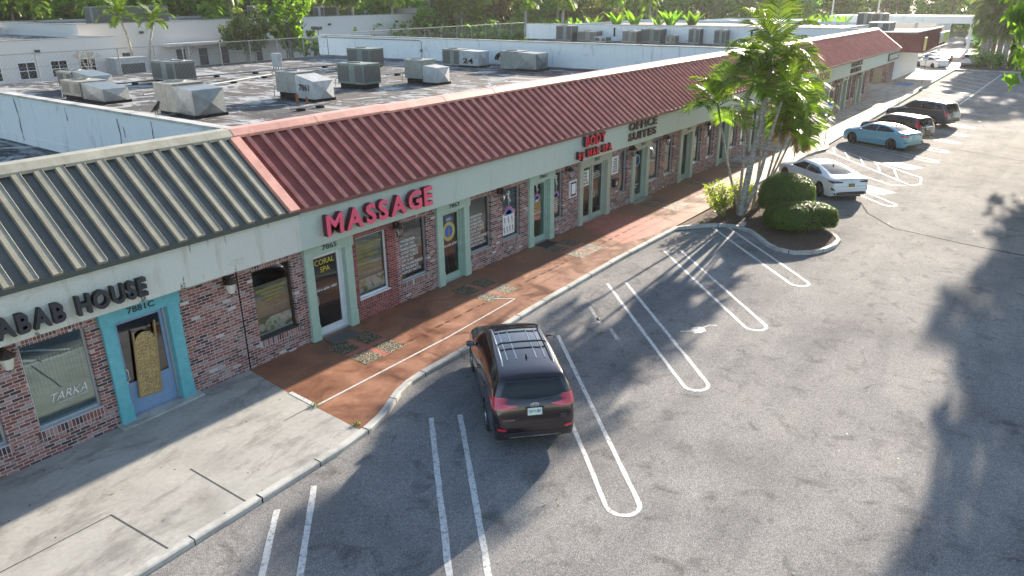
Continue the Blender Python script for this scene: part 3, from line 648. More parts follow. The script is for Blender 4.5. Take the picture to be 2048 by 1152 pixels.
# ---------- building with the red roof ----------
rb = empty('shop_building', (42, 16, 0), 'long brick strip of shops with mint stucco band and red ribbed metal roof', 'building')
DOORS = [(11.59, 13.25), (16.83, 18.43), (21.92, 23.55), (25.45, 27.93), (29.95, 31.58), (34.92, 36.55)]+[(39.85+4.95*k, 41.55+4.95*k) for k in range(7)]
WINS = [(10.0, 11.2), (13.45, 14.68), (15.2, 16.4), (18.55, 19.7), (20.36, 21.45), (23.68, 24.32), (28.9, 29.55), (31.68, 32.86), (33.35, 34.3), (36.65, 37.6), (38.42, 39.35)]
for k in range(7): WINS += [(41.8+4.95*k, 42.8+4.95*k), (43.4+4.95*k, 44.35+4.95*k)]
WINS = [w_ for w_ in WINS if w_[1] < 74]; DOORS = [d for d in DOORS if d[1] < 74]
op = [(a, b, *WZ) for a, b in WINS]+[(a+.16, b-.16, 0, 2.5) for a, b in DOORS]
wall_piece(rb, 9.57, 13.22, [o for o in op if o[0] < 13.22], M['brick']); wall_piece(rb, 13.22, 15.02, [o for o in op if 13.22 < o[0] < 15], M['brick_red'], y0=FY-.006)['label'] = 'section of even red brick around the massage window'
wall_piece(rb, 15.02, 74, [o for o in op if o[0] > 15.02], M['brick'])
m = MB(); m.box(9.565, 9.585, FY-.02, FY+.01, 0, 2.86); m.build('wall_joint', M['tar'], rb)
nums = {11.59: '7865', 16.83: '7863', 21.92: '7861', 25.45: '7857', 29.95: '7855', 34.92: '7853', 39.85: '7851'}
k7 = 7849
for a, b in DOORS:
    far = a > 34; mt = M['mint'] if a < 28 and a != 25.45 else M['mint_grey']
    pilaster(rb, a, a+.27, mt); pilaster(rb, b-.27, b, mt)
    nm = nums.get(round(a, 2))
    if nm is None: nm = str(k7); k7 -= 2
    header(rb, a-.03, b+.03, mt, nm)
dm = {}
for a, b in DOORS:
    if a == 25.45:
        mid = (a+b)/2; dm['dl'] = door(rb, a+.27, mid, frame='mint_grey', hinge='l', outer='mint_grey', glass='pane'); dm['dr'] = door(rb, mid, b-.27, frame='mint_grey', hinge='r', outer='mint_grey', glass='pane')
    else:
        white = a < 12; dm[round(a, 2)] = door(rb, a+.27, b-.27, frame='white_frame' if white else ('mint' if a < 24 else 'mint_grey'), hinge='r' if white else 'l', outer='white_frame' if white else 'mint', stile=.1 if white else .07, glass='pane_dark' if a != 21.92 else 'pane_teal')
wm = {}
for i, (a, b) in enumerate(WINS):
    kw = {}
    if a == 10.0: kw = dict(back='blind_tan', backz=(1.0, 2.05), frame='dark_frame')
    elif a == 13.45: kw = dict(back='blind_tan', backz=(.66, 2.57), frame='white_frame', red=True, wide=.06)
    elif a in (15.2, 18.55): kw = dict(back='blind_brown', backz=(1.0, 2.57), frame='alu')
    elif a in (20.36, 23.68): kw = dict(back='interior_grey', frame='alu', glass='pane_teal')
    elif a in (28.9, 31.68, 33.35): kw = dict(back='blind_white', frame='alu')
    else: kw = dict(back=('blind_tan', None, 'blind_white', 'blind_brown', None, 'interior_grey')[i % 6], frame='alu', glass='pane' if i % 3 else 'pane_teal')
    wm[a] = window(rb, a, b, **kw)
m = MB(); m.box(9.57, 74, 16.9, 17.0, -.1, 2.9); m.box(9.57, 74, 16.15, 16.9, -.1, .02); m.build('interior', M['interior'], rb)
m = MB(); m.box(73.75, 74, FY+.25, 57, -.1, 2.9); m.box(82.6, 83, 22, 57, -.1, 2.9); m.build('end_wall', M['wall_far'], rb)
m = MB()
xs = [11.3, 24.0, 37.2, 52.0, 68.0, 83.0]
for a, b in zip(xs, xs[1:]): m.box(a+(.012 if a > 12 else .0), b, 15.5, 15.88, 2.86, 3.97)
m.box(11.3, 83, 15.88, 17.7, 2.9, 3.0); m.build('fascia', M['fascia'], rb)
m = MB(); m.box(11.3, 83, 15.4, 15.5, 3.88, 3.98); m.build('eave_trim', M['red_trim'], rb)
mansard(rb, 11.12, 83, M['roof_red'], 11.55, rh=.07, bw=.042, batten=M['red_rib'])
ridge_cap(rb, 11.15, 83, M['red_cap'], 26)
m = MB(); sl = (RIDGE-EAVE).normalized(); nn = Vector((-sl.y, sl.x)); L = (RIDGE-EAVE).length
def SP(x, s_, h): q = EAVE+sl*s_+nn*h; return (x, q.x, q.y)
m.grid([[SP(11.0, s_, .0), SP(11.02, s_, .085), SP(11.3, s_, .085), SP(11.32, s_, .0)] for s_ in (-.03, L)]); m.f = [f[::-1] for f in m.f]; m.face([SP(11.0, -.03, 0), SP(11.32, -.03, 0), SP(11.3, -.03, .085), SP(11.02, -.03, .085)]); m.build('rake_flashing', M['red_cap'], rb)
m = MB(); m.grid([[SP(82.9, s_, 0), SP(82.9, s_, .09), SP(83.06, s_, .09), SP(83.06, s_, -.3)] for s_ in (-.03, L)]); m.f = [f[::-1] for f in m.f]; m.build('rake_trim', M['red_cap'], rb)
# gable end infill under roof at x=83
m = MB(); m.face([(82.95, 15.5, 2.9), (82.95, 18.4, 2.9), (82.95, 18.4, 5.6), (82.95, 17.8, 5.6), (82.95, 15.5, 3.95)][::-1]); m.face([(82.97, 15.5, 2.9), (82.97, 18.4, 2.9), (82.97, 18.4, 5.6), (82.97, 17.8, 5.6), (82.97, 15.5, 3.95)]); m.build('gable_end', M['fascia'], rb)
m = MB(); m.box(11.7, 83, 18.4, 57.3, DECK-.25, DECK); m.box(11.7, 83, 57.0, 57.3, -.2, DECK-.25); m.build('roof_deck', M['deck'], rb)
def parapet(parent, x, y0, y1, z1=5.68, w_=.22):
    m = MB(); m.box(x, x+w_, y0, y1, DECK-.02, z1); m.box(x-.02, x, y0, y1, DECK, DECK+.32)
    o = m.build('parapet_wall', M['wall_white'], parent); g = MB(); yy = y0; random.seed(int(x)); 
    while yy < y1: e = min(y1, yy+3.0); dz = random.uniform(-.006, .006); g.box(x-.06, x+w_+.06, yy, e-.01, z1+dz, z1+.07+dz); yy = e
    g.build('coping', M['kerb'], o); return o
p1 = parapet(rb, 11.45, 18.4, 57); p2 = parapet(rb, 49.3, 18.4, 61); p3 = parapet(rb, 82.4, 18.4, 60)
# cracks and tar smears on the near parapet
random.seed(4)
for yy, z0, z1 in ((32.2, 4.0, 5.6), (24.4, 4.6, 5.5), (24.1, 4.9, 5.3), (22.3, 4.9, 5.6), (38.5, 4.2, 5.65), (28, 5.0, 5.6)):
    y_, z_ = yy, z1; pts = []
    while z_ > z0: pts.append((11.425, y_, z_)); z_ -= .12; y_ += random.uniform(-.04, .04)
    m = MB(); m.tube(pts, [random.uniform(.004, .014) for _ in pts], 4); m.build('crack', M['tar'], p1)
# conduit on the second parapet
m = MB(); m.tube([(49.26, 60.5, 5.5), (49.26, 47.5, 5.5), (49.26, 47.2, 5.4), (49.26, 47.2, 4.0)], .035, 6); m.box(49.16, 49.3, 47.1, 47.3, 4.55, 4.8); m.build('conduit', M['galv'], p2)
for yy in (46.8, 42.6, 34, 30): m = MB(); m.box(82.36, 82.4, yy, yy+.22, 4.4, 5.4); m.build('tar_smear', M['tar'], p3)
# lettering on windows and doors
YT = FY+.12
def lines(win, txt, fit, mt, off=.0, line=1.0, align='LEFT', y=YT): text_obj('lettering', txt, fit, M[mt], win, y, .0008, off, line, align=align)
lines(wm[10.0], 'OPEN 7 DAYS A WEEK\n9:30AM-10:00PM\nWALK-INS\nWELCOME', (10.12, 11.08, 1.62, 1.98), 'gold', .005, 1.05, 'CENTER')
g = MB(); g.box(10.07, 11.13, YT+.02, YT+.024, .73, 1.16); g.build('poster', M['print'], wm[10.0]); 
g = MB(); g.box(10.07, 11.13, YT+.015, YT+.019, .72, .76); g.build('poster_border', M['white_plain'], wm[10.0])
g = MB(); g.box(13.53, 14.6, YT+.02, YT+.024, .8, 1.22); g.build('poster', M['print'], wm[13.45])
lines(wm[13.45], 'PAIN MANAGEMENT\nACUPRESSURE\nDEEP TISSUE\nSPORT MASSAGE\nSWEDISH\nTUINA\nTHERAPEUTIC', (13.56, 14.56, 1.52, 2.3), 'gold', .002)
LST = 'IMMIGRATION\nINCOME TAX\nTRANSLATION\nNOTARY PUBLIC\nAIRLINE TICKETS\nCOPY & FAX\nHEALTH INSURANCE\nLIFE INSURANCE\nPASSPORT PHOTO'
for a in (15.2, 18.55): lines(wm[a], LST, (a+.08, a+1.08, .85, 1.98), 'white_plain', .012)
g = MB(); g.box(15.3, 15.48, YT+.01, YT+.014, .72, .83); g.build('sticker', M['yellow'], wm[15.2])
YD = FY+.142
lines(dm[11.59], 'CORAL\nSPA', (12.06, 12.74, 1.86, 2.24), 'yellow', .0, 1.0, 'CENTER', YD); lines(dm[11.59], '954-608-1801', (12.04, 12.76, 1.32, 1.39), 'white_plain', .01, y=YD)
# round emblem on the 7863 door
dd = dm[16.83]
def disc(r0, r1, cx, cz, y, n_=28, sq=1.0):
    g = MB(); g.grid([[(cx+r*cos(2*pi*k/n_)*sq, y, cz+r*sin(2*pi*k/n_)) for k in range(n_+1)] for r in (r0, r1)]); return g
def emblem(par, cx, cz, r, cols, y=YD, sq=.92):
    disc(.001, r*.62, cx, cz, y-.002, sq=sq).build('emblem_centre', M[cols[1]], par); disc(r*.62, r, cx, cz, y-.002, sq=sq).build('emblem_ring', M[cols[0]], par); disc(r*.96, r*1.03, cx, cz, y-.003, sq=sq).build('emblem_edge', M[cols[2]], par)
emblem(dd, 17.6, 1.72, .34, ('gold', 'signblue', 'rust'))
g = MB(); g.lathe([(.0, 1.5), (.035, 1.52), (.03, 1.66), (.045, 1.74), (.02, 1.8), (.03, 1.84), (.0, 1.88)], 6, M=Matrix.Translation((17.6, YD-.004, 0)) @ Matrix.Diagonal((1, .1, 1, 1))); g.build('emblem_figure', M['wood'], dd)
text_obj('lettering', 'OPEN', (17.5, 17.73, 2.1, 2.17), M['white_plain'], dd, YD-.004, .001, .01); g = MB(); g.box(17.46, 17.77, YD-.001, YD+.002, 2.06, 2.21); g.build('sticker', M['handblue'], dd)
lines(dd, '954-242-5707', (17.24, 18.0, 1.2, 1.29), 'white_plain', .012, y=YD)
# spa silhouettes, lotus and poster of figures (abstract)
def lotus(par, cx, cz, r, y):
    for k, mt in ((0, 'pinkish'), (1, 'blueish')):
        g = MB()
        for j in range(9):
            a = pi*(j+.5)/9; L_ = r*(1-.35*k); p = Vector((cos(a), sin(a))); q = Vector((-p.y, p.x))*r*.16
            g.face([(cx, y-.001*k, cz), (cx+p.x*L_*.6+q.x, y-.001*k, cz+p.y*L_*.6+q.y), (cx+p.x*L_, y-.001*k, cz+p.y*L_), (cx+p.x*L_*.6-q.x, y-.001*k, cz+p.y*L_*.6-q.y)])
        g.build('lotus_print', M[mt], par)
def figure_print(par, cx, cz, h, y, mt='white_plain'):
    g = MB()
    def el(ax, az_, rx, rz, rot=0): g.face([(cx+h*(ax+rx*cos(t)*cos(rot)-rz*sin(t)*sin(rot)), y, cz+h*(az_+rx*cos(t)*sin(rot)+rz*sin(t)*cos(rot))) for t in [2*pi*k/12 for k in range(12)]])
    el(0, .93, .055, .065); el(0, .72, .075, .15); el(.0, .52, .095, .09); el(.03, .3, .04, .24, .0); el(.09, .38, .13, .035, .4); el(.17, .3, .035, .12, .5); el(-.12, .78, .11, .03, -.5); el(.12, .85, .1, .025, .8); el(.03, .04, .03, .08)
    return g.build('figure_print', M[mt], par)
figure_print(wm[20.36], 20.88, 1.88, .58, YT); lotus(wm[20.36], 20.88, 1.55, .36, YT)
g = MB(); g.box(20.5, 21.22, YT+.004, YT+.006, .8, 1.62); pp = g.build('poster', M['white_plain'], wm[20.36])
for i in range(4): figure_print(wm[20.36], 20.6+.17*i, .83, .3, YT+.002, 'figure')
for i in range(3): figure_print(wm[20.36], 20.63+.22*i, 1.2, .28, YT+.002, 'figure')
figure_print(dm[21.92], 22.7, 1.95, .42, YD); lotus(dm[21.92], 22.7, 1.72, .26, YD)
lines(dm[21.92], 'BODY BY\nMAR SPA\nWELCOME', (22.46, 22.98, 1.3, 1.6), 'gold', 0, 1, 'CENTER', YD); lines(dm[21.92], '954-918-9051', (22.45, 23.0, 1.16, 1.22), 'white_plain', .01, y=YD)
figure_print(wm[23.68], 23.98, 1.9, .55, YT); lotus(wm[23.68], 23.98, 1.55, .28, YT); lines(wm[23.68], 'MASSAGE\nFACIALS\nWAXING\nLASHES\nBROWS', (23.8, 24.2, 1.0, 1.42), 'white_plain')
g = MB(); g.box(25.85, 26.5, YD-.001, YD+.002, 1.55, 2.2); g.build('notice', M['white_plain'], dm['dl']); text_obj('lettering', 'SINGLE\nROOM\nOFFICES\n954-803-7678', (25.9, 26.45, 1.6, 2.15), M['black'], dm['dl'], YD-.003, .001, .02, align='CENTER')
lines(dm['dr'], 'Professional\nOffice Center\nSuites for rent', (26.85, 27.45, 1.75, 2.0), 'white_plain', y=YD)
emblem(dm[29.95], 30.76, 1.85, .27, ('handblue', 'black', 'white_plain')); lines(dm[29.95], 'LAW OFFICES\nOPEN 9-5', (30.5, 31.0, .55, .75), 'white_plain', y=YD)

# ---------- signs on the fascia ----------
sign('KABAB HOUSE', 3.86, 7.13, 3.03, 3.44, 15.495, .14, [M['blackletter'], M['black']], 'black block letters KABAB HOUSE on the white band under the green roof', missing=(), offset=.035, gap=.1)
sign('MASSAGE', 12.0, 16.1, 3.1, 3.68, 15.42, .16, [M['pinkface'], M['signside']], 'pink-faced red block letters MASSAGE on the mint band above the massage window', offset=.035, gap=.12)
m = MB(); m.box(12.0, 16.1, 15.42, 15.5, 3.2, 3.3)
sign('BODY', 24.95, 26.5, 3.46, 3.86, 15.42, .14, [M['redface'], M['sideblack']], 'upper line of red letters BODY over the double glass door', offset=.03)
sign('by MAR SPA', 24.45, 27.05, 3.02, 3.34, 15.42, .14, [M['redface'], M['sideblack']], 'lower line of red letters by MAR SPA over the double glass door', offset=.03)
sign('OFFICE', 28.75, 31.35, 3.52, 3.88, 15.49, .07, [M['brownletter']]*2, 'dark brown word OFFICE on the mint band right of the red spa letters', offset=.03)
sign('SUITES', 28.75, 31.3, 3.08, 3.42, 15.49, .07, [M['brownletter']]*2, 'dark brown peeling word SUITES below OFFICE, right of the red spa letters', offset=.03)
sign('OFFICE', 65.2, 68.6, 3.5, 3.86, 15.49, .07, [M['brownletter']]*2, 'small far word OFFICE on the band behind the palms', offset=.03)
sign('SUITES', 65.2, 68.4, 3.02, 3.38, 15.49, .07, [M['brownletter']]*2, 'small far word SUITES on the band behind the palms, under OFFICE', offset=.03)
e = empty('banner', (57.5, 15.45, 3.1), 'yellow-green banner with dark shapes on the band just right of the palms', 'banner')
m = MB(); m.box(55.6, 59.6, 15.46, 15.495, 3.0, 3.85); m.build('backing', M['limeface'], e); text_obj('lettering', 'STORE', (56.0, 59.2, 3.15, 3.7), M['brown'], e, 15.455, .004, .03)
e = empty('sign_box', (80.2, 15.4, 3.1), 'dark sign box with white letters at the far end of the red roof band', 'sign')
m = MB(); m.box(78.3, 82.6, 15.4, 15.495, 3.05, 3.75); m.build('box', M['sideblack'], e); text_obj('lettering', 'INSURANCE', (78.6, 82.3, 3.2, 3.6), M['white_plain'], e, 15.398, .004, .02)

# ---------- wall lanterns ----------
def lantern(x, bright, label):
    e = empty('wall_lantern', (x, FY, 2.5), label, 'lantern', 'wall lanterns under the fascia band'); y = FY-.22
    m = MB(); m.box(x-.05, x+.05, FY-.03, FY, 2.5, 2.72); m.tube([(x, FY-.02, 2.66), (x, FY-.12, 2.72), (x, y, 2.7)], .018, 6); m.build('bracket', M['bronze'], e)
    T = Matrix.Translation((x, y, 2.5))
    m = MB(); m.lathe([(.0, .24), (.03, .23), (.05, .19), (.15, .1), (.165, .06), (.15, .055), (.0, .055)], 12, M=T); m.build('cap', M['bronze'], e, smooth=50)
    m = MB(); m.lathe([(.125, .055), (.12, -.02), (.075, -.2), (.0, -.21)], 8, M=T); m.build('shade', M['milk'] if bright else M['pane'], e)
    m = MB()
    if not bright:
        for k in range(8): a = 2*pi*k/8; m.tube([(x+.125*cos(a), y+.125*sin(a), 2.555), (x+.078*cos(a), y+.078*sin(a), 2.3)], .008, 4)
    m.lathe([(.08, -.195), (.082, -.215), (.03, -.235), (.0, -.27)], 8, M=T); m.build('cage', M['bronze'], e)
for x, b_, l in ((4.33, 1, 'milky glass wall lantern on the brick left of the lettered shop window'), (9.25, 1, 'milky glass wall lantern on bare brick right of the turquoise door'), (15.0, 0, 'dark caged wall lantern under the last letters of MASSAGE'), (20.1, 0, 'dark caged wall lantern beside the window with the figure poster'),
    (24.5, 0, 'dark caged wall lantern left of the double glass door'), (29.72, 0, 'dark caged wall lantern between narrow blue window and the door with round emblem'), (33.12, 0, 'dark caged wall lantern between the two white-blind windows'), (38.0, 0, 'dark caged wall lantern left of the palm trunks'),
    (45.2-2.1, 0, 'wall lantern behind the palm trunks'), (54.9, 0, 'far wall lantern just right of the palm crown'), (62.8, 0, 'far wall lantern near the blue parking sign'), (69.5, 0, 'far wall lantern, last one before the end of the brick wall')): lantern(x, b_, l)
# ---------- things at the doors ----------
e = empty('folding_screen', (7.05, 15.93, .3), 'carved wooden screen panel leaning inside the turquoise doorway', 'screen')
Rt = Matrix.Translation((7.0, FY+.08, .42)) @ Matrix.Rotation(radians(5), 4, 'Y')
m = MB(); 
for x0, x1, z0, z1 in ((-.27, -.235, 0, 1.62), (.235, .27, 0, 1.78)): m.box(x0, x1, -.02, .02, z0, z1, M=Rt)
for z in (.0, .36, .74, .82, 1.2, 1.28): m.box(-.235, .235, -.015, .015, z, z+.03, M=Rt)
for x in (-.08, .07): m.box(x, x+.02, -.013, .013, .03, 1.28, M=Rt)
m.build('frame', M['wood'], e)
m = MB(); 
for i, (x0, x1) in enumerate(((-.235, -.08), (-.06, .07), (.09, .235))):
    for z0, z1 in ((.03, .36), (.39, .74), (.85, 1.2)): m.box(x0, x1, -.008, .008, z0, z1, M=Rt)
m.box(-.235, .235, -.008, .008, .77, .82, M=Rt); m.box(-.235, .235, -.008, .008, 1.23, 1.28, M=Rt); m.build('carved_panel', M['carved'], e)
m = MB(); pts = [(.235*cos(a)*1.0, .26*sin(a)) for a in [pi*k/12 for k in range(13)]]; i0 = len(m.v)
m.face([tuple(Rt @ Vector((p[0], -.01, 1.31+p[1]))) for p in pts]); m.face([tuple(Rt @ Vector((p[0], .01, 1.31+p[1]))) for p in pts][::-1]); m.build('crest', M['carved'], e)
def mat_(x0, x1, y0, y1, mt, label, z=.006):
    m = MB(); m.box(x0, x1, y0, y1, z, z+.018); plain(m, 'door_mat', M[mt], label, 'door mat', bevel=.004)
M['matgrey'] = louvre('mat_grey', (.2, .2, .19), sc_=14)
mat_(11.86, 12.78, 15.2, 15.76, 'matgrey', 'grey ribbed door mat in front of the white spa door'); mat_(22.3, 23.1, 15.3, 15.82, 'rubber', 'black patterned door mat in front of the door with the pink lotus')
e = empty('sandwich_board', (17.7, 16.5, 0), 'small easel board standing behind the glass of door 7863', 'board')
m = MB(); m.box(17.45, 17.9, 16.42, 16.44, .15, .85, M=Matrix.Rotation(0, 4, 'X')); m.build('board', M['handblue'], e)
m = MB()
for s_ in (-1, 1): m.tube([(17.68+s_*.27, 16.4, .02), (17.68+s_*.18, 16.45, 1.05)], .014, 5); m.tube([(17.68+s_*.25, 16.62, .02), (17.68+s_*.18, 16.46, 1.05)], .014, 5)
m.build('easel', M['alu'], e)
e = empty('notice_case', (25.0, FY, 1.35), 'white framed notice case on the brick left of the double door', 'notice board')
m = MB(); m.box(24.72, 25.25, FY-.06, FY, 1.35, 2.05); m.build('frame', M['white_frame'], e, bevel=.01); m = MB(); m.box(24.78, 25.19, FY-.066, FY-.06, 1.41, 1.99); m.build('board', M['pane_dark'], e); m = MB(); m.box(24.84, 25.13, FY-.07, FY-.066, 1.5, 1.92); m.build('sheet', M['white_plain'], e)
e = empty('wall_notice', (28.4, FY, 1.7), 'white rounded sign with dark text above the mailbox', 'sign')
m = MB(); m.box(28.12, 28.7, FY-.02, FY, 1.68, 2.45); m.build('plate', M['white_plain'], e, bevel=.03); text_obj('lettering', 'OFFICES\nFOR RENT\nUTILITIES\nINCLUDED\nCALL NOW\n954-803-7678', (28.2, 28.62, 1.76, 2.37), M['black'], e, FY-.023, .002, .01, align='CENTER')
e = empty('mailbox', (28.35, FY, 1.1), 'black wall mailbox under the white rounded sign', 'mailbox')
m = MB(); m.box(28.2, 28.55, FY-.16, FY, 1.12, 1.42); m.build('box', M['blackplastic'], e, bevel=.01); m = MB(); m.box(28.18, 28.57, FY-.19, FY, 1.42, 1.48); m.build('lid', M['blackplastic'], e, bevel=.01); m = MB(); m.box(28.3, 28.46, FY-.166, FY-.16, 1.2, 1.36); m.build('sheet', M['alu'], e)
m = MB(); m.box(9.62, 9.7, FY-.03, FY, .5, .62)
e = empty('manhole_cover', (43.2, 13.5, 0), 'round brown iron cover set in the walkway beyond the palms', 'manhole cover')
m = MB(); m.lathe([(0, .012), (.38, .012), (.4, .004)], 24, M=Matrix.Translation((43.2, 13.5, 0))); m.build('lid', M['rust'], e); m = MB(); m.lathe([(.4, .008), (.46, .01), (.47, 0)], 24, M=Matrix.Translation((43.2, 13.5, 0))); m.build('ring', M['dark_frame'], e)
# sign posts
def hc_sign(x, y, h, label, signs, cat='sign post'):
    e = empty('parking_sign', (x, y, 0), label, cat, None)
    m = MB(); m.box(x-.03, x+.03, y-.02, y+.02, -.1, h); m.build('post', M['post'], e)
    if signs:
        m = MB(); m.box(x-.05, x-.035, y-.19, y+.19, h-.52, h-.02); p = m.build('sign_plate', M['white_plain'], e)
        m = MB(); m.box(x-.054, x-.05, y-.17, y+.17, h-.3, h-.04); m.build('blue_field', M['signblue'], p)
        m = MB(); T = Matrix.Translation((x-.056, y, h-.17)) @ Matrix.Rotation(pi/2, 4, 'Y')
        m.grid([[tuple(T @ Vector((.05*cos(a)*r+.03, -.05*sin(a)*r, 0))) for a in [2*pi*k/12 for k in range(10)]] for r in (.75, 1.05)]); m.box(x-.058, x-.056, y-.02, y+.005, h-.17, h-.09); m.box(x-.058, x-.056, y-.05, y-.02, h-.2, h-.18); m.build('wheelchair_symbol', M['white_plain'], p)
        def face_x(s_, y0, y1, z0, z1, mt): # lettering facing -x
            me_o = text_obj('lettering', s_, (0, 1, 0, 1), M[mt], None, 0, .001, .01)
            for v in me_o.data.vertices: v.co = Vector((x-.056, y1-(y1-y0)*v.co.x, z0+(z1-z0)*v.co.z))-Vector((x, y, 0))
            me_o.parent = p
        face_x('PARKING BY\nDISABLED\nPERMIT ONLY', y-.15, y+.15, h-.49, h-.33, 'handblue')
        if signs > 1:
            m = MB(); m.box(x-.05, x-.035, y-.15, y+.15, h-.8, h-.56); q = m.build('sign_plate', M['white_plain'], e)
            m = MB(); m.box(x-.054, x-.05, y-.11, y+.11, h-.68, h-.62); m.build('fine_text', M['handblue'], q)
    return e
hc_sign(49.9, 12.75, 2.75, 'tall post with blue disabled parking sign by the kerb ahead of the light blue car', 2)
hc_sign(44.1, 12.85, 2.6, 'parking post just behind the palm fronds ahead of the white car', 1)
hc_sign(90.9, 14.3, 3.0, 'distant post with blue disabled parking sign near the red corner shop', 2)

# moss drips on the white band
n = N('moss_stain'); n.set(color=(.12, .1, .06), rough=.9, alpha=n.ramp(n.noise(16, 5, .7), [(.38, 0), (.6, .75)])); M['moss'] = n.mat
r_ = random.Random(6)
for cx, z0, z1, w0 in ((7.05, 2.86, 3.12, .28), (8.02, 2.86, 3.2, .09), (7.95, 2.86, 3.02, .16), (9.35, 2.86, 3.06, .1), (9.2, 3.55, 3.86, .05), (8.3, 3.6, 3.84, .06), (8.75, 3.66, 3.86, .07), (4.9, 2.86, 2.98, .2), (10.4, 3.7, 3.86, .05), (1.8, 2.86, 3.1, .2)):
    m = MB(); n_ = 9; L_, R_ = [], []
    for k in range(n_+1):
        t = k/n_; z = z0+(z1-z0)*t; ww = w0*(1-t)**.8*r_.uniform(.45, 1.1)/1.2 if z0 < 3 else w0*t**.8*r_.uniform(.4, 1.1); c = cx+r_.uniform(-.012, .012); L_.append((c-ww/2, 15.497, z)); R_.append((c+ww/2, 15.497, z))
    m.grid([L_, R_]); m.build('moss_stain', M['moss'], gb)
# ================= ROOF EQUIPMENT =================
def rtu(cx, cy, wx, wy, h, label, body='unit_grey', fan=1, lou=True, hood=None, num=None, rz=0, curb=.25, loum='louvre', hoodm='galv', base=DECK, flat=False):
    """packaged roof unit: wx along x, wy along y; hood: dict(side 'y-'/'x+', length)"""
    e = empty('rooftop_unit', (cx, cy, base), label, 'air conditioner', 'air conditioning units on the flat roofs'); h *= .86; curb *= .8; z0 = base+curb
    T = Matrix.Translation((cx, cy, 0)) @ Matrix.Rotation(rz, 4, 'Z')
    X, Y = wx/2, wy/2
    m = MB(); m.box(-X, X, -Y, Y, z0, z0+h, M=T); m.box(-X-.02, X+.02, -Y-.02, Y+.02, z0+h, z0+h+.05, M=T); m.box(-X-.01, X+.01, -Y-.01, Y+.01, z0, z0+.08, M=T); m.box(-X-.012, -X, -Y*.2-.01, -Y*.2+.01, z0+.1, z0+h-.04, M=T)
    m.build('cabinet', M[body], e, bevel=.012)
    m = MB(); m.box(-X+.1, X-.1, -Y+.1, Y-.1, base-.01, z0, M=T); m.build('curb', M['tar'] if not flat else M['galv'], e)
    if lou:
        for q_ in ((-X-.006, -X, Y*.1, Y-.08), (-X-.006, -X, -Y+.08, -Y*.35), (-X+.08, X-.08, -Y-.006, -Y)): m = MB(); m.box(*q_, z0+.12, z0+h-.08, M=T); m.build('louvre_panel', M[loum], e)
    for k in range(fan):
        fy = (k-(fan-1)/2)*Y*.95+ (Y*.3 if fan == 1 else 0); r = min(X, Y)*.62
        Tf = T @ Matrix.Translation((0, fy, z0+h+.05)); m = MB(); m.lathe([(r, 0), (r, .05), (r-.04, .05), (r-.04, .004)], 20, M=Tf); f_ = m.build('fan_ring', M[body], e)
        m = MB(); m.lathe([(0, .052), (r-.05, .052)], 16, M=Tf); m.build('fan_well', M['black'], f_)
        m = MB(); 
        for q in (.4, .8): m.lathe([((r-.04)*q-.006, .06), ((r-.04)*q+.006, .06)], 20, M=Tf)
        for q in range(4): a = q*pi/4; m.box(-r, r, -.006, .006, .06, .066, M=Tf @ Matrix.Rotation(a, 4, 'Z'))
        m.build('fan_grille', M['galv'], f_)
    if hood:
        L = hood.get('len', 1.3); hh = hood.get('h', h/.86*.92)*.86; s_ = hood.get('side', 'y-'); t = hood.get('taper', .2); bw = hood.get('w', .9)
        if s_ == 'y-': Th = T @ Matrix.Translation((0, -Y, 0)) @ Matrix.Rotation(-pi/2, 4, 'Z'); half = X*bw
        else: Th = T @ Matrix.Translation((-X, 0, 0)) @ Matrix.Rotation(pi, 4, 'Z'); half = Y*bw
        m = MB(); P = lambda a, b, c: tuple(Th @ Vector((a, b, c)))
        zt0, zt1 = z0+hh, z0+hh-t; zb = base+.05; c0 = [P(0, -half, zb), P(0, half, zb), P(0, half, zt0), P(0, -half, zt0)]; c1 = [P(L, -half, zb), P(L, half, zb), P(L, half, zt1), P(L, -half, zt1)]
        def cross(a, b, c, d, bul):
            ce = (Vector(a)+Vector(b)+Vector(c)+Vector(d))/4; nr = (Vector(b)-Vector(a)).cross(Vector(d)-Vector(a)).normalized()*bul; ce = tuple(ce+nr)
            for p, q in ((a, b), (b, c), (c, d), (d, a)): m.face([p, q, ce])
        cross(c1[0], c1[1], c1[2], c1[3], .16); cross(c0[1], c1[1], c1[2], c0[2], -.05); cross(c1[0], c0[0], c0[3], c1[3], -.05); m.face([c0[3], c0[2], c1[2], c1[3]])
        ho = m.build('duct_hood', M[hoodm], e)
        m = MB(); m.box(-.06, L+.06, -half-.06, half+.06, base-.01, base+.14, M=Th); m.build('hood_flashing', M['tar'], ho)
        if num:
            to = text_obj('painted_number', num, (0, 1, 0, 1), M['black'], None, 0, .001, .02)
            xx = T @ Vector((-X*bw-.03 if s_ == 'y-' else 0, 0, 0))
            for v in to.data.vertices:
                u, zz = v.co.x, v.co.z
                if s_ == 'y-': p = T @ Vector((-half-.052, -Y-L*.2-u*L*.55, z0+hh*.18+zz*hh*.34))
                else: p = Th @ Vector((L+.055, half*.75-u*half*1.5, z0+hh*.18+zz*hh*.4))
                v.co = p-Vector((cx, cy, base))
            to.parent = ho
    m = MB(); m.tube([T @ Vector((-X*.9, Y+.02, z0+.3)), T @ Vector((-X*.9, Y+.3, z0+.2)), T @ Vector((-X*.9, Y+.35, base+.05))], .025, 6); m.build('conduit', M['galv'], e)
    return e
random.seed(11)
rtu(19.5, 44.6, 1.5, 2.2, .85, 'tan unit with fan and hood, half hidden by the near white parapet', 'unit_tan', hood=dict(len=2.4, h=.85), loum='louvre_tan', curb=.3)
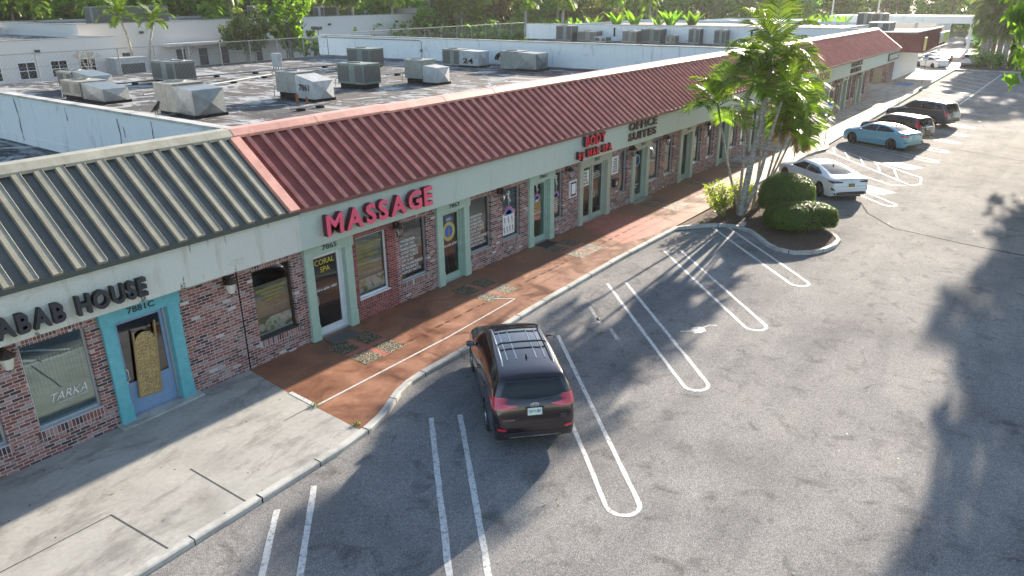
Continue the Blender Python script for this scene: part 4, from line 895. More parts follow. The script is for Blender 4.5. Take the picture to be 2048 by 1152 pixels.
rtu(21.4, 49.8, 1.4, 1.9, 1.0, 'unit with a pale X-folded hood, farthest at the left by the fence', 'unit_tan', hood=dict(len=2.3, h=1.15), fan=1)
rtu(26.9, 48.3, 1.5, 2.8, 1.35, 'long dark louvred unit near the left end of the fence', 'unit_grey', fan=2)
rtu(19.5, 34.8, 1.6, 1.7, 1.45, 'big unit with a shiny galvanised X-folded hood, nearest to the red roof', 'unit_tan', lou=False, hood=dict(len=1.6, h=1.4, taper=.1, w=1.0), curb=.2)
rtu(26.2, 34.7, 1.3, 1.7, 1.2, 'unit with white tarred hood hand painted 7861', 'unit_grey', lou=False, hood=dict(len=1.5, h=1.15, taper=.3, w=1), hoodm='unit_white', num='7861', curb=.45)
rtu(31.6, 35.6, 1.4, 2.3, 1.3, 'dark green louvred unit on a tarred curb right of the number 7861', 'unit_green', fan=1, curb=.35)
rtu(42.0, 46.4, 1.5, 2.6, 1.45, 'dark louvred unit close below the second white parapet', 'unit_green', fan=1, curb=.15)
rtu(35.6, 34.3, 1.3, 1.5, 1.25, 'unit with a torn open rusty hood streaked with white', 'unit_grey', lou=False, hood=dict(len=1.2, h=.95, taper=.1), hoodm='unit_white', curb=.4)
rtu(46.3, 40.6, 1.3, 1.8, 1.35, 'unit with white hood hand painted 24 by the second parapet', 'unit_grey', fan=1, hood=dict(len=1.9, h=1.35, taper=.05, w=1), hoodm='unit_white', num='24', curb=.1)
rtu(46.3, 34.8, 1.5, 1.6, 1.4, 'unit with shiny X-folded hood by the second parapet, rightmost on the near roof', 'unit_grey', lou=False, hood=dict(len=1.7, h=1.4, taper=.05, w=1), curb=.1)
for x, y, a, b, h, bd, l in ((79.5, 51.8, 1.5, 2.2, 1.9, 'unit_grey', 'tallest dark unit at the left behind the second parapet'), (80.2, 49.0, 1.5, 2.6, 1.2, 'unit_tan', 'tan louvred unit behind the second parapet'), (78.8, 46.4, 1.3, 1.5, .6, 'unit_white', 'low white fan unit behind the second parapet'),
    (80.0, 43.2, 1.5, 1.8, 1.35, 'unit_tan', 'brown open-sided unit behind the second parapet'), (81.0, 41.0, 1.6, 2.4, 1.6, 'unit_green', 'green unit with pale blue end behind the second parapet'), (80.6, 38.5, 1.0, 1.2, .8, 'unit_tan', 'small tan fan unit behind the second parapet'),
    (81.3, 36.0, 1.0, 1.3, 1.7, 'unit_grey', 'upright narrow unit behind the second parapet left of the palms'), (81.3, 33.0, 1.1, 1.3, 1.6, 'unit_grey', 'upright unit just visible beside the palm crown')):
    rtu(x, y, a, b, h, l, bd, curb=.12, flat=True, loum='louvre' if bd != 'unit_tan' else 'louvre_tan')
e = empty('electrical_cabinet', (33.9, 46.6, DECK), 'pale grey electrical cabinet on a post with bent conduits', 'electrical cabinet')
m = MB(); m.box(33.7, 34.0, 46.3, 47.1, DECK+.6, DECK+1.5); m.build('cabinet', M['unit_white'], e, bevel=.02)
m = MB(); [m.tube([(33.85, y_, DECK+.6), (33.85, y_+d_*.5, DECK+.3), (33.85-.1, y_+d_, DECK)], .045, 6) for y_, d_ in ((46.3, -.3), (46.6, 0), (46.85, .1), (47.05, .4))]; m.build('conduit', M['galv'], e)
def pipe(pts, label, r=.05, blocks=2.6):
    e = empty('roof_pipe', (pts[0][0], pts[0][1], DECK), label, 'pipe', None); m = MB(); m.tube([(x, y, DECK+.16) for x, y in pts], r, 7); m.build('pipe', M['galv'], e)
    for a, b in zip(pts, pts[1:]):
        a, b = Vector(a), Vector(b); L = (b-a).length; n_ = max(1, int(L/blocks)); q = MB()
        for k in range(n_): c = a+(b-a)*(k+.5)/n_; q = MB(); q.box(c.x-.12, c.x+.12, c.y-.2, c.y+.2, DECK, DECK+.11); q.build('support_block', M['tar'], e)
pipe([(20.5, 49.5), (29, 49.3), (41, 48.3)], 'long thin pipe crossing the roof below the fence'); pipe([(21.5, 42.2), (27.2, 44.0), (33.6, 46.4)], 'pipe running from the shiny hooded unit to the electrical cabinet'); pipe([(37, 39.0), (44.2, 39.3)], 'short pipe by the dark green unit', .05, 2)
pipe([(15.5, 33.2), (17.5, 33.0), (18.6, 33.8)], 'white pipe on the roof beside the near parapet', .06, 1.2); pipe([(22.5, 30.4), (25.0, 30.6)], 'short pipe in front of the red ridge', .05, 1.)
e = empty('vent_stack', (24.9, 32.0, DECK), 'short rusty vent stubs near the unit painted 7861', 'vent'); m = MB(); m.cyl((24.6, 32.6, DECK), (24.6, 32.6, DECK+.5), .08); m.build('stub', M['rust'], e); m = MB(); m.cyl((24.9, 32.2, DECK), (24.9, 32.2, DECK+.35), .06); m.build('stub', M['rust'], e)
# curved gooseneck vent by second parapet
e = empty('gooseneck_vent', (48.9, 39.6, DECK), 'dark gooseneck vent against the foot of the second parapet', 'vent'); m = MB(); m.tube([(48.8, 38.1+.4*cos(a), DECK+.4+.4*sin(a)) for a in [pi*k/8 for k in range(9)]], .17, 8); m.cyl((48.8, 37.7, DECK), (48.8, 37.7, DECK+.4), .17); m.build('pipe', M['tar'], e, smooth=50)
def floodlight(x, y, z, label, s_=1):
    e = empty('floodlight', (x, y, z), label, 'floodlight'); m = MB(); m.tube([(x, y, z-.1), (x, y, z+.3*s_)], .035*s_, 6); m.tube([(x, y-.3*s_, z+.3*s_), (x, y+.3*s_, z+.3*s_)], .03*s_, 6); m.build('bracket', M['dark_frame'], e)
    for k in (-1, 1): m = MB(); m.box(x-.25*s_, x+.05, y+k*.3*s_-.16*s_, y+k*.3*s_+.16*s_, z+.3*s_, z+.52*s_); m.build('lamp_head', M['dark_frame'], e)
floodlight(49.2, 60.8, 5.8, 'twin floodlight on the left end of the second white parapet', 1.3)
# bird on the near parapet: body, tail, legs
e = empty('bird', (11.55, 22.1, 5.76), 'black bird standing on the near white parapet', 'bird')
m = MB(); R0 = [(0, -.26, .1, .012, .03), (0, -.15, .14, .035, .035), (0, -.06, .18, .065, .06), (0, .03, .22, .085, .085), (0, .11, .27, .075, .075), (0, .17, .33, .045, .045), (0, .2, .37, .045, .045), (0, .235, .385, .035, .032), (0, .27, .38, .012, .012), (0, .31, .37, .003, .003)]
m.grid([[(11.55+rx*cos(a), 22.1-y*1.15, 5.75+z*1.15+rz*sin(a)) for a in [2*pi*k/12 for k in range(12)]] for _, y, z, rx, rz in R0], close=True); m.build('body', M['black'], e, smooth=180)
m = MB(); [m.tube([(11.55+s_*.03, 22.09, 5.93), (11.55+s_*.035, 22.11, 5.84), (11.55+s_*.035, 22.08, 5.755)], .009, 5) for s_ in (-1, 1)]; m.build('leg', M['black'], e)

# ================= CARS =================
def pchip(keys, x):
    if x <= keys[0][0]: return keys[0][1]
    if x >= keys[-1][0]: return keys[-1][1]
    n_ = len(keys); h = [keys[i+1][0]-keys[i][0] for i in range(n_-1)]; d = [(keys[i+1][1]-keys[i][1])/h[i] for i in range(n_-1)]
    def sl(i):
        if i == 0: return d[0]
        if i == n_-1: return d[-1]
        if d[i-1]*d[i] <= 0: return 0
        w1, w2 = 2*h[i]+h[i-1], h[i]+2*h[i-1]; return (w1+w2)/(w1/d[i-1]+w2/d[i])
    i = max(k for k in range(n_-1) if keys[k][0] <= x); t = (x-keys[i][0])/h[i]; a, b = sl(i), sl(i+1)
    return (2*t**3-3*t**2+1)*keys[i][1]+(t**3-2*t**2+t)*h[i]*a+(-2*t**3+3*t**2)*keys[i+1][1]+(t**3-t**2)*h[i]*b
def paint_mat(name, c, metal=.35, rough=.28):
    n = N(name); f = n.noise(420, 1); n.set(color=n.mix(.25, tuple(c), n.ramp(f, [(.35, tuple(x*.5 for x in c)), (.65, tuple(min(1, x*1.6+.01) for x in c))])), rough=rough, metal=metal, coat=1.0, coatr=.04); return n.mat
n = N('car_glass'); n.set(color=(.004, .006, .009), rough=.04, spec=.4); M['carglass'] = n.mat
n = N('car_glass_blue'); n.set(color=(.012, .03, .042), rough=.06, spec=.45); M['carglass_blue'] = n.mat
n = N('tail_red'); n.set(color=(.55, .012, .03), rough=.15, coat=1); M['tail'] = n.mat
n = N('tail_pink'); n.set(color=(.6, .03, .09), rough=.12, coat=1); M['tail_pink'] = n.mat
n = N('tail_dark'); n.set(color=(.12, .01, .02), rough=.12, coat=1); M['tail_dark'] = n.mat
n = N('head_glass'); n.set(color=(.55, .57, .6), rough=.1, metal=.4, coat=1); M['head'] = n.mat
M['plate'] = simple('plate', (.62, .7, .62), .4); M['rim'] = simple('rim', (.35, .36, .38), .25, .8, var=0); M['rim_dark'] = simple('rim_dark', (.03, .03, .032), .35, .4, var=0)
def make_car(spec, loc, heading, label, cat='car', group='cars parked along the shops', detail=True):
    L, W = spec['L'], spec['W']; X0, X1 = -L/2, L/2
    root = empty(spec.get('name', 'parked_car'), (loc[0], loc[1], AZ+.003), label, cat, group, rz=heading)
    top, belt, plan = spec['top'], spec['belt'], spec['plan']; sill = spec.get('sill', .26); rw = spec['rw']; wx = spec['wx']; Ra = rw+.055
    ftop = lambda x: pchip(top, x); 
    Hm = max(z for _, z in top); tum = spec.get('tumble', .24)
    def section(x):
        w_ = pchip(plan, x)*W/2; zt = ftop(x); zb_ = min(pchip(belt, x), zt-.015)
        zs = sill+ (.1*max(0, (abs(x)-(L/2-.25))/.25)); 
        for q in wx:
            d = abs(x-q)
            if d < Ra: zs = max(zs, rw+sqrt(max(0, Ra*Ra-d*d)))
        zs = min(zs, zb_-.02)
        P = [(0, zs+.0), (w_*.9, zs)]
        for k in range(9):
            t = k/8; z = zs+(zb_-zs)*t; u = max(0, min(1, (z-sill)/(zb_-sill+1e-6)))
            f = .955+.045*sin(min(1, u/.5)*pi/2) if u < .5 else 1-.05*((u-.5)/.5)**2
            if abs(u-.72) < .07: f += .006
            P.append((w_*f, z))
        h = zt-zb_; tt = min(1, h/(Hm-1.0 if Hm > 1.2 else .4)); crown = .03+.035*min(1, h/.2); crown = min(crown, h*.8)
        wb = w_*.95; we = wb-.05*min(1, h/.1)-(tum-.05)*tt; ze = zt-crown
        for k in range(1, 6):
            t = k/5; y = wb+(we-wb)*t+.035*sin(pi*t)*min(1, h/.4); P.append((y, zb_+(ze-zb_)*t))
        for k in range(1, 7):
            a = k/6*pi/2; P.append((we*cos(a), ze+crown*sin(a)**.9))
        return P
    n_ = 120; xs = set(round(X0+L*(.5-.5*cos(pi*k/n_)), 4) for k in range(n_+1))
    for q in wx: xs |= set(round(q+s_*v, 4) for s_ in (-1, 1) for v in (Ra, Ra+.004, Ra*.98, Ra*.93, Ra*.85, Ra*.7))
    xs = sorted(xs); rows = []
    for x in xs:
        P = section(x); rows.append([(x, y, z) for y, z in P]+[(x, -y, z) for y, z in P[::-1][1:]])
    m = MB(); m.grid(rows); m.face([p for p in rows[0]]); m.face([p for p in rows[-1]][::-1])
    # black wheel-house interior and underbody
    body = m.build('body', spec['paint'], None, smooth=38)
    bv = BVHTree.FromPolygons([v.co.copy() for v in body.data.vertices], [list(p.vertices) for p in body.data.polygons])
    body.parent = root
    def ob(mb, name, mt, par=None, smooth=None, bevel=0):
        o = mb.build(name, mt, None, smooth, bevel); o.parent = par or root; return o
    DIR = {'y+': (Vector((0, -1, 0)), lambda a, b: Vector((a, 3, b))), 'y-': (Vector((0, 1, 0)), lambda a, b: Vector((a, -3, b))), 'x-': (Vector((1, 0, 0)), lambda a, b: Vector((-5, a, b))), 'x+': (Vector((-1, 0, 0)), lambda a, b: Vector((5, a, b))), 'z': (Vector((0, 0, -1)), lambda a, b: Vector((a, b, 4)))}
    def patch(name, mt, lo, hi, side, off=.006, nu=24, nv=10, par=None, split=False, mirror=False):
        d, o_ = DIR[side]; m = MB()
        def interp(pl, t):
            L_ = [0]; 
            for p, q in zip(pl, pl[1:]): L_.append(L_[-1]+sqrt((p[0]-q[0])**2+(p[1]-q[1])**2))
            s_ = t*L_[-1]
            for i in range(len(pl)-1):
                if s_ <= L_[i+1]+1e-9:
                    k = (s_-L_[i])/max(1e-9, L_[i+1]-L_[i]); return (pl[i][0]+(pl[i+1][0]-pl[i][0])*k, pl[i][1]+(pl[i+1][1]-pl[i][1])*k)
            return pl[-1]
        G = []
        for j in range(nv+1):
            row = []
            for i in range(nu+1):
                a = interp(lo, i/nu); b = interp(hi, i/nu); t = j/nv; q = (a[0]+(b[0]-a[0])*t, a[1]+(b[1]-a[1])*t)
                hit = bv.ray_cast(o_(*q), d)
                if hit[0] is None: row.append(None); continue
                nn_ = hit[1]; 
                if nn_.dot(d) > 0: nn_ = -nn_
                row.append(hit[0]+nn_*off)
            G.append(row)
        for j in range(nv):
            for i in range(nu):
                q = (G[j][i], G[j][i+1], G[j+1][i+1], G[j+1][i])
                if None in q: continue
                if max((q[0]-q[2]).length, (q[1]-q[3]).length) > .6: continue
                m.face([tuple(p) for p in q])
        if not m.f: return None
        # weld
        o = ob(m, name, mt, par, 50)
        bm = bmesh.new(); bm.from_mesh(o.data); bmesh.ops.remove_doubles(bm, verts=bm.verts, dist=.0005); bm.to_mesh(o.data); bm.free()
        o.data.polygons.foreach_set('use_smooth', [True]*len(o.data.polygons)); return o
    for name, mt, lo, hi, side in spec['patches']:
        if side == 'y':
            for s_ in ('y+', 'y-'): patch(name, M[mt] if isinstance(mt, str) else mt, lo, hi, s_)
        elif side in ('x-m', 'x+m'):
            sd_ = side[:2]; o_ = .012 if 'core' not in name else .018; patch(name, M[mt], lo, hi, sd_, o_); patch(name, M[mt], [(-a, b) for a, b in lo], [(-a, b) for a, b in hi], sd_, o_)
        else: patch(name, M[mt] if isinstance(mt, str) else mt, lo, hi, side)
    # panel gaps
    if detail:
        for gx in spec.get('gaps', ()):
            for s_ in ('y+', 'y-'): patch('door_gap', M['black'], [(gx[0]-.006, gx[1]), (gx[2]-.006, gx[3])], [(gx[0]+.006, gx[1]), (gx[2]+.006, gx[3])], s_, .004, 14, 1)
        for g_ in spec.get('rear_gaps', ()): patch('tailgate_gap', M['black'], [(a, b-.006) for a, b in g_], [(a, b+.006) for a, b in g_], 'x-', .004, 14, 1)
        for hx, hz in spec.get('handles', ()):
            for s_, sg in (('y+', 1), ('y-', -1)):
                hit = bv.ray_cast(Vector((hx, 3*sg, hz)), Vector((0, -sg, 0)))
                if hit[0]: m = MB(); y = hit[0].y; m.tube([(hx-.1, y-.01*sg, hz), (hx-.08, y+.03*sg, hz+.004), (hx+.08, y+.03*sg, hz+.004), (hx+.1, y-.01*sg, hz)], .014, 6); ob(m, 'door_handle', spec.get('handlemat', spec['paint']), None, 60)
    # underbody plate + wheel wells
    m = MB(); m.box(X0+.25, X1-.25, -W*.36, W*.36, sill-.06, sill+.12)
    for q in wx: m.box(q-Ra*.98, q+Ra*.98, -W*.42, W*.42, sill+.1, rw+Ra*.98)
    ob(m, 'underbody', M['blackplastic'])
    # wheels
    for q in wx:
        for sg in (1, -1):
            yc = sg*(W/2-.125)
            T = Matrix.Translation((q, yc, rw)) @ Matrix.Rotation(-sg*pi/2, 4, 'X')
            ww = spec.get('tw', .22)/2
            m = MB(); m.lathe([(rw*.66, -ww), (rw*.9, -ww), (rw*.98, -ww*.8), (rw, -ww*.4), (rw, ww*.4), (rw*.98, ww*.8), (rw*.9, ww), (rw*.68, ww*.98), (rw*.66, ww*.7)], 28, M=T); wh = ob(m, 'wheel', M['rubber'], None, 40)
            m = MB(); m.lathe([(rw*.67, ww*.8), (rw*.63, ww*.9), (rw*.6, ww*.4), (rw*.58, -ww*.2), (0, -ww*.2)], 24, M=T)
            rimm = spec.get('rim', 'rim'); ns = spec.get('spokes', 5)
            for k in range(ns):
                a = 2*pi*k/ns; Tk = T @ Matrix.Rotation(a, 4, 'Z')
                i0 = len(m.v); m.v += [tuple(Tk @ Vector(p)) for p in ((.03, -.045, ww*.7), (.03, .045, ww*.7), (rw*.63, .06, ww*.85), (rw*.63, -.06, ww*.85), (.03, -.03, ww*.2), (.03, .03, ww*.2), (rw*.6, .04, ww*.4), (rw*.6, -.04, ww*.4))]
                for f in ((0, 1, 2, 3), (0, 3, 7, 4), (1, 5, 6, 2)): m.f.append(tuple(i0+j for j in f)); m.m.append(0)
            m.lathe([(0, ww*.78), (.06, ww*.75), (.065, ww*.3)], 12, M=T); ob(m, 'rim', M[rimm], wh, 30)
    # mirrors
    mx_, mz = spec.get('mirror', (.75, 1.05)); wm_ = pchip(plan, mx_)*W/2
    for sg in (1, -1):
        m = MB(); y0_ = wm_*.9
        R_ = []
        for t, s_ in ((0, .5), (.12, .95), (.5, 1), (.88, .9), (1, .45)): R_.append([(mx_+.09*cos(a)*s_*(1 if cos(a) > 0 else .55), sg*(y0_+.06+.2*t), mz+.075*sin(a)*s_) for a in [2*pi*k/12 for k in range(12)]])
        m.grid(R_, close=True); m.face(R_[0]); m.face(R_[-1]); m.box(mx_-.03, mx_+.03, min(sg*(y0_-.05), sg*(y0_+.09)), max(sg*(y0_-.05), sg*(y0_+.09)), mz-.05, mz-.02)
        mo = ob(m, 'mirror', spec.get('mirrormat', spec['paint']), None, 60); m = MB(); m.box(mx_-.056, mx_-.05, *sorted((sg*(y0_+.09), sg*(y0_+.23))), mz-.05, mz+.05); ob(m, 'mirror_glass', M['chrome'], mo)
    # plate
    px, pz, tilt = spec.get('plate', (X0-.0, .95, 0))
    hit = bv.ray_cast(Vector((-5, 0, pz)), Vector((1, 0, 0)))
    if hit[0]:
        xx = hit[0].x-.022; T = Matrix.Translation((xx, 0, pz)) @ Matrix.Rotation(radians(tilt), 4, 'Y'); m = MB(); m.box(-.006, .004, -.155, .155, -.078, .078, M=T); pl = ob(m, 'number_plate', M[spec.get('platemat', 'plate')])
        m = MB(); m.box(-.002, .02, -.19, .19, -.1, .1, M=T); ob(m, 'plate_recess', spec['paint'])
        if spec.get('platetext'):
            me_o = text_obj('lettering', spec['platetext'], (0, 1, 0, 1), M[spec.get('platecol', 'signblue')], None, 0, .001, .03)
            for v in me_o.data.vertices: v.co = T @ Vector((-.009, .13-.26*v.co.x, -.035+.07*v.co.z))
            me_o.parent = pl
            m = MB(); m.lathe([(0, 0), (.022, 0)], 10, M=T @ Matrix.Translation((-.0095, 0, .0)) @ Matrix.Rotation(pi/2, 4, 'Y')); ob(m, 'plate_emblem', M['limeface'], pl)
    spec.get('extra', lambda *a: None)(root, ob, patch, bv, spec)
    return root
def rails(root, ob, patch, bv, spec):
    xa, xb, y, z = spec['rails']
    for sg in (1, -1):
        pts = []; 
        for k in range(9):
            t = k/8; x = xa+(xb-xa)*t; hit = bv.ray_cast(Vector((x, sg*y, 4)), Vector((0, 0, -1))); zz = hit[0].z+ (.055 if 0 < k < 8 else .0); pts.append((x, sg*y, zz))
        m = MB(); m.tube(pts, [.014]+[.022]*7+[.014], 8); ob(m, 'roof_rail', spec['railmat'], None, 60)
    for cx in spec.get('bars', ()):
        hit = bv.ray_cast(Vector((cx, 0, 4)), Vector((0, 0, -1))); z = hit[0].z
        m = MB(); m.tube([(cx, -y-.01, z+.03), (cx, -y+.1, z+.075), (cx, 0, z+.085), (cx, y-.1, z+.075), (cx, y+.01, z+.03)], .022, 8); ob(m, 'roof_crossbar', M['blackplastic'], None, 60)
def antenna(root, ob, bv, x, mt):
    hit = bv.ray_cast(Vector((x, 0, 4)), Vector((0, 0, -1))); z = hit[0].z
    m = MB(); m.face([(x+.09, 0, z), (x-.08, .025, z), (x-.09, 0, z+.085)]); m.face([(x+.09, 0, z), (x-.09, 0, z+.085), (x-.08, -.025, z)]); m.face([(x-.08, .025, z), (x-.08, -.025, z), (x-.09, 0, z+.085)]); ob(m, 'roof_antenna', mt)
# --- dark compact SUV (main car)
def suv_extra(root, ob, patch, bv, spec):
    rails(root, ob, patch, bv, spec); antenna(root, ob, bv, -1.35, M['black'])
    for y in (-.42, -.22, -.0, .22, .42)[::1]:
        if y == 0: continue
        patch('roof_bead', M['alu'], [(-1.45, y-.011), (.05, y-.011)], [(-1.45, y+.011), (.05, y+.011)], 'z', .014, 10, 1)
    patch('sunroof', M['carglass'], [(.12, -.46), (.12, .46)], [(.34, -.45), (.34, .45)], 'z', .004, 10, 3)
    patch('spoiler_lip', M['black'], [(-.58, 1.545), (.58, 1.545)], [(-.58, 1.57), (.58, 1.57)], 'x-', .012, 12, 1)
    # emblem: three ellipses as rings
    hit = bv.ray_cast(Vector((-5, 0, 1.1)), Vector((1, 0, 0))); x = hit[0].x-.03; m = MB()
    for cy, cz, a, b in ((0, 1.1, .085, .058), (0, 1.1, .03, .055), (0, 1.117, .06, .02)):
        m.tube([(x, cy+a*cos(t), cz+b*sin(t)) for t in [2*pi*k/20 for k in range(21)]], .0085, 6)
    ob(m, 'emblem', M['chrome'])
    for s_, y0, y1, z0, z1 in (('RAV4', .68, .44, .79, .825), ('XLE', -.55, -.68, .84, .865), ('AWD', -.55, -.68, .79, .815)):
        t_ = text_obj('lettering', s_, (0, 1, 0, 1), M['chrome'], None, 0, .001, .02)
        for v in t_.data.vertices:
            u, zz = v.co.x, v.co.z; yy = y0+(y1-y0)*u; z_ = z0+(z1-z0)*zz; h2 = bv.ray_cast(Vector((-5, yy, z_)), Vector((1, 0, 0))); v.co = (h2[0] if h2[0] else Vector((-2.3, yy, z_)))+Vector((-.01, 0, 0))
        t_.parent = root
    h2 = bv.ray_cast(Vector((-5, 0, 1.16)), Vector((1, 0, 0)))
    m = MB(); m.tube([(h2[0].x-.03, .02, 1.1), (h2[0].x+.005, -.1, 1.15), (h2[0].x+.02, -.38, 1.18)], .01, 5); ob(m, 'rear_wiper', M['black'])
def T_(lo, hi): return lo, hi
P_SUV = paint_mat('plum_black_paint', (.02, .01, .015), .3, .16)
SUV = dict(name='parked_car', L=4.62, W=1.86, rw=.36, wx=(-1.31, 1.36), sill=.27, tumble=.25, paint=P_SUV, rails=(-1.55, .32, .56, 1.7), railmat=M['alu'], bars=(-.75, .12), mirror=(.72, 1.08), mirrormat=P_SUV, rim='rim', spokes=5, tw=.235,
    top=[(-2.31, .62), (-2.27, .8), (-2.2, 1.06), (-2.13, 1.2), (-1.97, 1.55), (-1.9, 1.605), (-1.5, 1.655), (-.6, 1.685), (.1, 1.67), (.42, 1.59), (1.12, 1.13), (1.3, 1.07), (2.0, .93), (2.22, .76), (2.31, .6)],
    belt=[(-2.31, .6), (-2.2, .95), (-2.0, 1.13), (-1.2, 1.09), (0, 1.03), (1.1, 1.0), (1.8, .88), (2.31, .58)],
    plan=[(-2.31, .74), (-2.26, .86), (-2.1, .955), (-1.7, .99), (-1.0, 1), (1.2, 1), (1.8, .97), (2.1, .86), (2.26, .66), (2.31, .5)],
    patches=[('rear_window', 'carglass', [(-.7, 1.24), (-.45, 1.17), (0, 1.15), (.45, 1.17), (.7, 1.24)], [(-.56, 1.53), (0, 1.555), (.56, 1.53)], 'x-'),
        ('windshield', 'carglass', [(-.68, 1.13), (0, 1.15), (.68, 1.13)], [(-.54, 1.55), (0, 1.58), (.54, 1.55)], 'x+'),
        ('side_window', 'carglass', [(-.32, 1.12), (.86, 1.08)], [(-.3, 1.56), (.2, 1.555), (.45, 1.44), (.8, 1.17)], 'y'), ('side_window', 'carglass', [(-1.36, 1.17), (-.38, 1.12)], [(-1.3, 1.53), (-.8, 1.56), (-.36, 1.56)], 'y'), ('side_window', 'carglass', [(-1.85, 1.28), (-1.43, 1.18)], [(-1.72, 1.43), (-1.42, 1.52)], 'y'),
        ('taillight', 'tail_pink', [(.36, 1.045), (.7, .98), (.92, 1.0)], [(.36, 1.06), (.7, 1.1), (.92, 1.2)], 'x-m'), ('taillight', 'tail', [(-2.22, .98), (-1.9, 1.1)], [(-2.2, 1.2), (-1.95, 1.24)], 'y'),
        ('taillight_core', 'tail', [(.6, 1.02), (.86, .99)], [(.6, 1.06), (.86, 1.12)], 'x-m'),
        ('bumper_trim', 'blackplastic', [(-.88, .37), (0, .37), (.88, .37)], [(-.88, .55), (-.6, .5), (.6, .5), (.88, .55)], 'x-'), ('reflector', 'tail', [(.62, .55), (.8, .56)], [(.62, .6), (.8, .61)], 'x-m'), ('skid_plate', 'alu', [(-.55, .375), (.55, .375)], [(-.55, .405), (.55, .405)], 'x-'),
        ('headlight', 'head', [(.5, .74), (.88, .8)], [(.5, .83), (.86, .95)], 'x+m'), ('grille', 'black', [(-.5, .62), (.5, .62)], [(-.5, .76), (.5, .76)], 'x+'),
        ('sill_trim', 'blackplastic', [(-.9, .275), (.92, .275)], [(-.9, .4), (.92, .4)], 'y')],
    gaps=[(.95, .42, .98, 1.05), (-.35, .42, -.35, 1.1), (-1.2, .75, -1.38, 1.15)], rear_gaps=[[(-.85, .66), (.85, .66)], [(-.84, .66), (-.8, 1.1)], [(.84, .66), (.8, 1.1)]], handles=[(-.15, .93), (-1.05, .96)],
    plate=(0, .93, 12), platetext='QCY JB5', platecol='handblue', extra=suv_extra)
def scale_spec(sp, L, W, H):
    s2 = dict(sp); kx, kz = L/sp['L'], H/max(z for _, z in sp['top'])
    s2['L'] = L; s2['W'] = W; ky = W/sp['W']
    for k in ('top', 'belt'): s2[k] = [(x*kx, z*kz) for x, z in sp[k]]
    s2['plan'] = [(x*kx, v) for x, v in sp['plan']]; s2['wx'] = tuple(x*kx for x in sp['wx'])
    def tr(side, pl): return [(a*kx, b*kz) for a, b in pl] if side == 'y' else [(a*ky, b*kz) for a, b in pl]
    s2['patches'] = [(n_, mt, tr(sd_, lo), tr(sd_, hi), sd_) for n_, mt, lo, hi, sd_ in sp['patches']]
    s2['gaps'] = [(a*kx, b*kz, c*kx, d*kz) for a, b, c, d in sp.get('gaps', ())]; s2['handles'] = [(a*kx, b*kz) for a, b in sp.get('handles', ())]
    s2['rear_gaps'] = [[(a*ky, b*kz) for a, b in g_] for g_ in sp.get('rear_gaps', ())]; s2['mirror'] = (sp['mirror'][0]*kx, sp['mirror'][1]*kz); s2['plate'] = (0, sp['plate'][1]*kz, sp['plate'][2])
    if 'rails' in sp: xa, xb, y_, z_ = sp['rails']; s2['rails'] = (xa*kx, xb*kx, y_*ky, z_)
    s2['bars'] = tuple(v*kx for v in sp.get('bars', ())); return s2
MAIN = scale_spec(SUV, 4.95, 1.88, 1.75)
main_car = make_car(MAIN, (12.76, 9.63), radians(46.5), 'dark plum compact SUV with roof rails parked nose to the kerb, nearest car')
def ext_generic(root, ob, patch, bv, spec):
    if 'rails' in spec: rails(root, ob, patch, bv, spec)
    antenna(root, ob, bv, spec.get('ant', -1.2), M['black'])
    hit = bv.ray_cast(Vector((-5, 0, spec['logo'])), Vector((1, 0, 0)))
    if hit[0]: m = MB(); m.tube([(hit[0].x-.012, .05*cos(t), spec['logo']+.04*sin(t)) for t in [2*pi*k/14 for k in range(15)]], .009, 5); ob(m, 'emblem', M['chrome'])
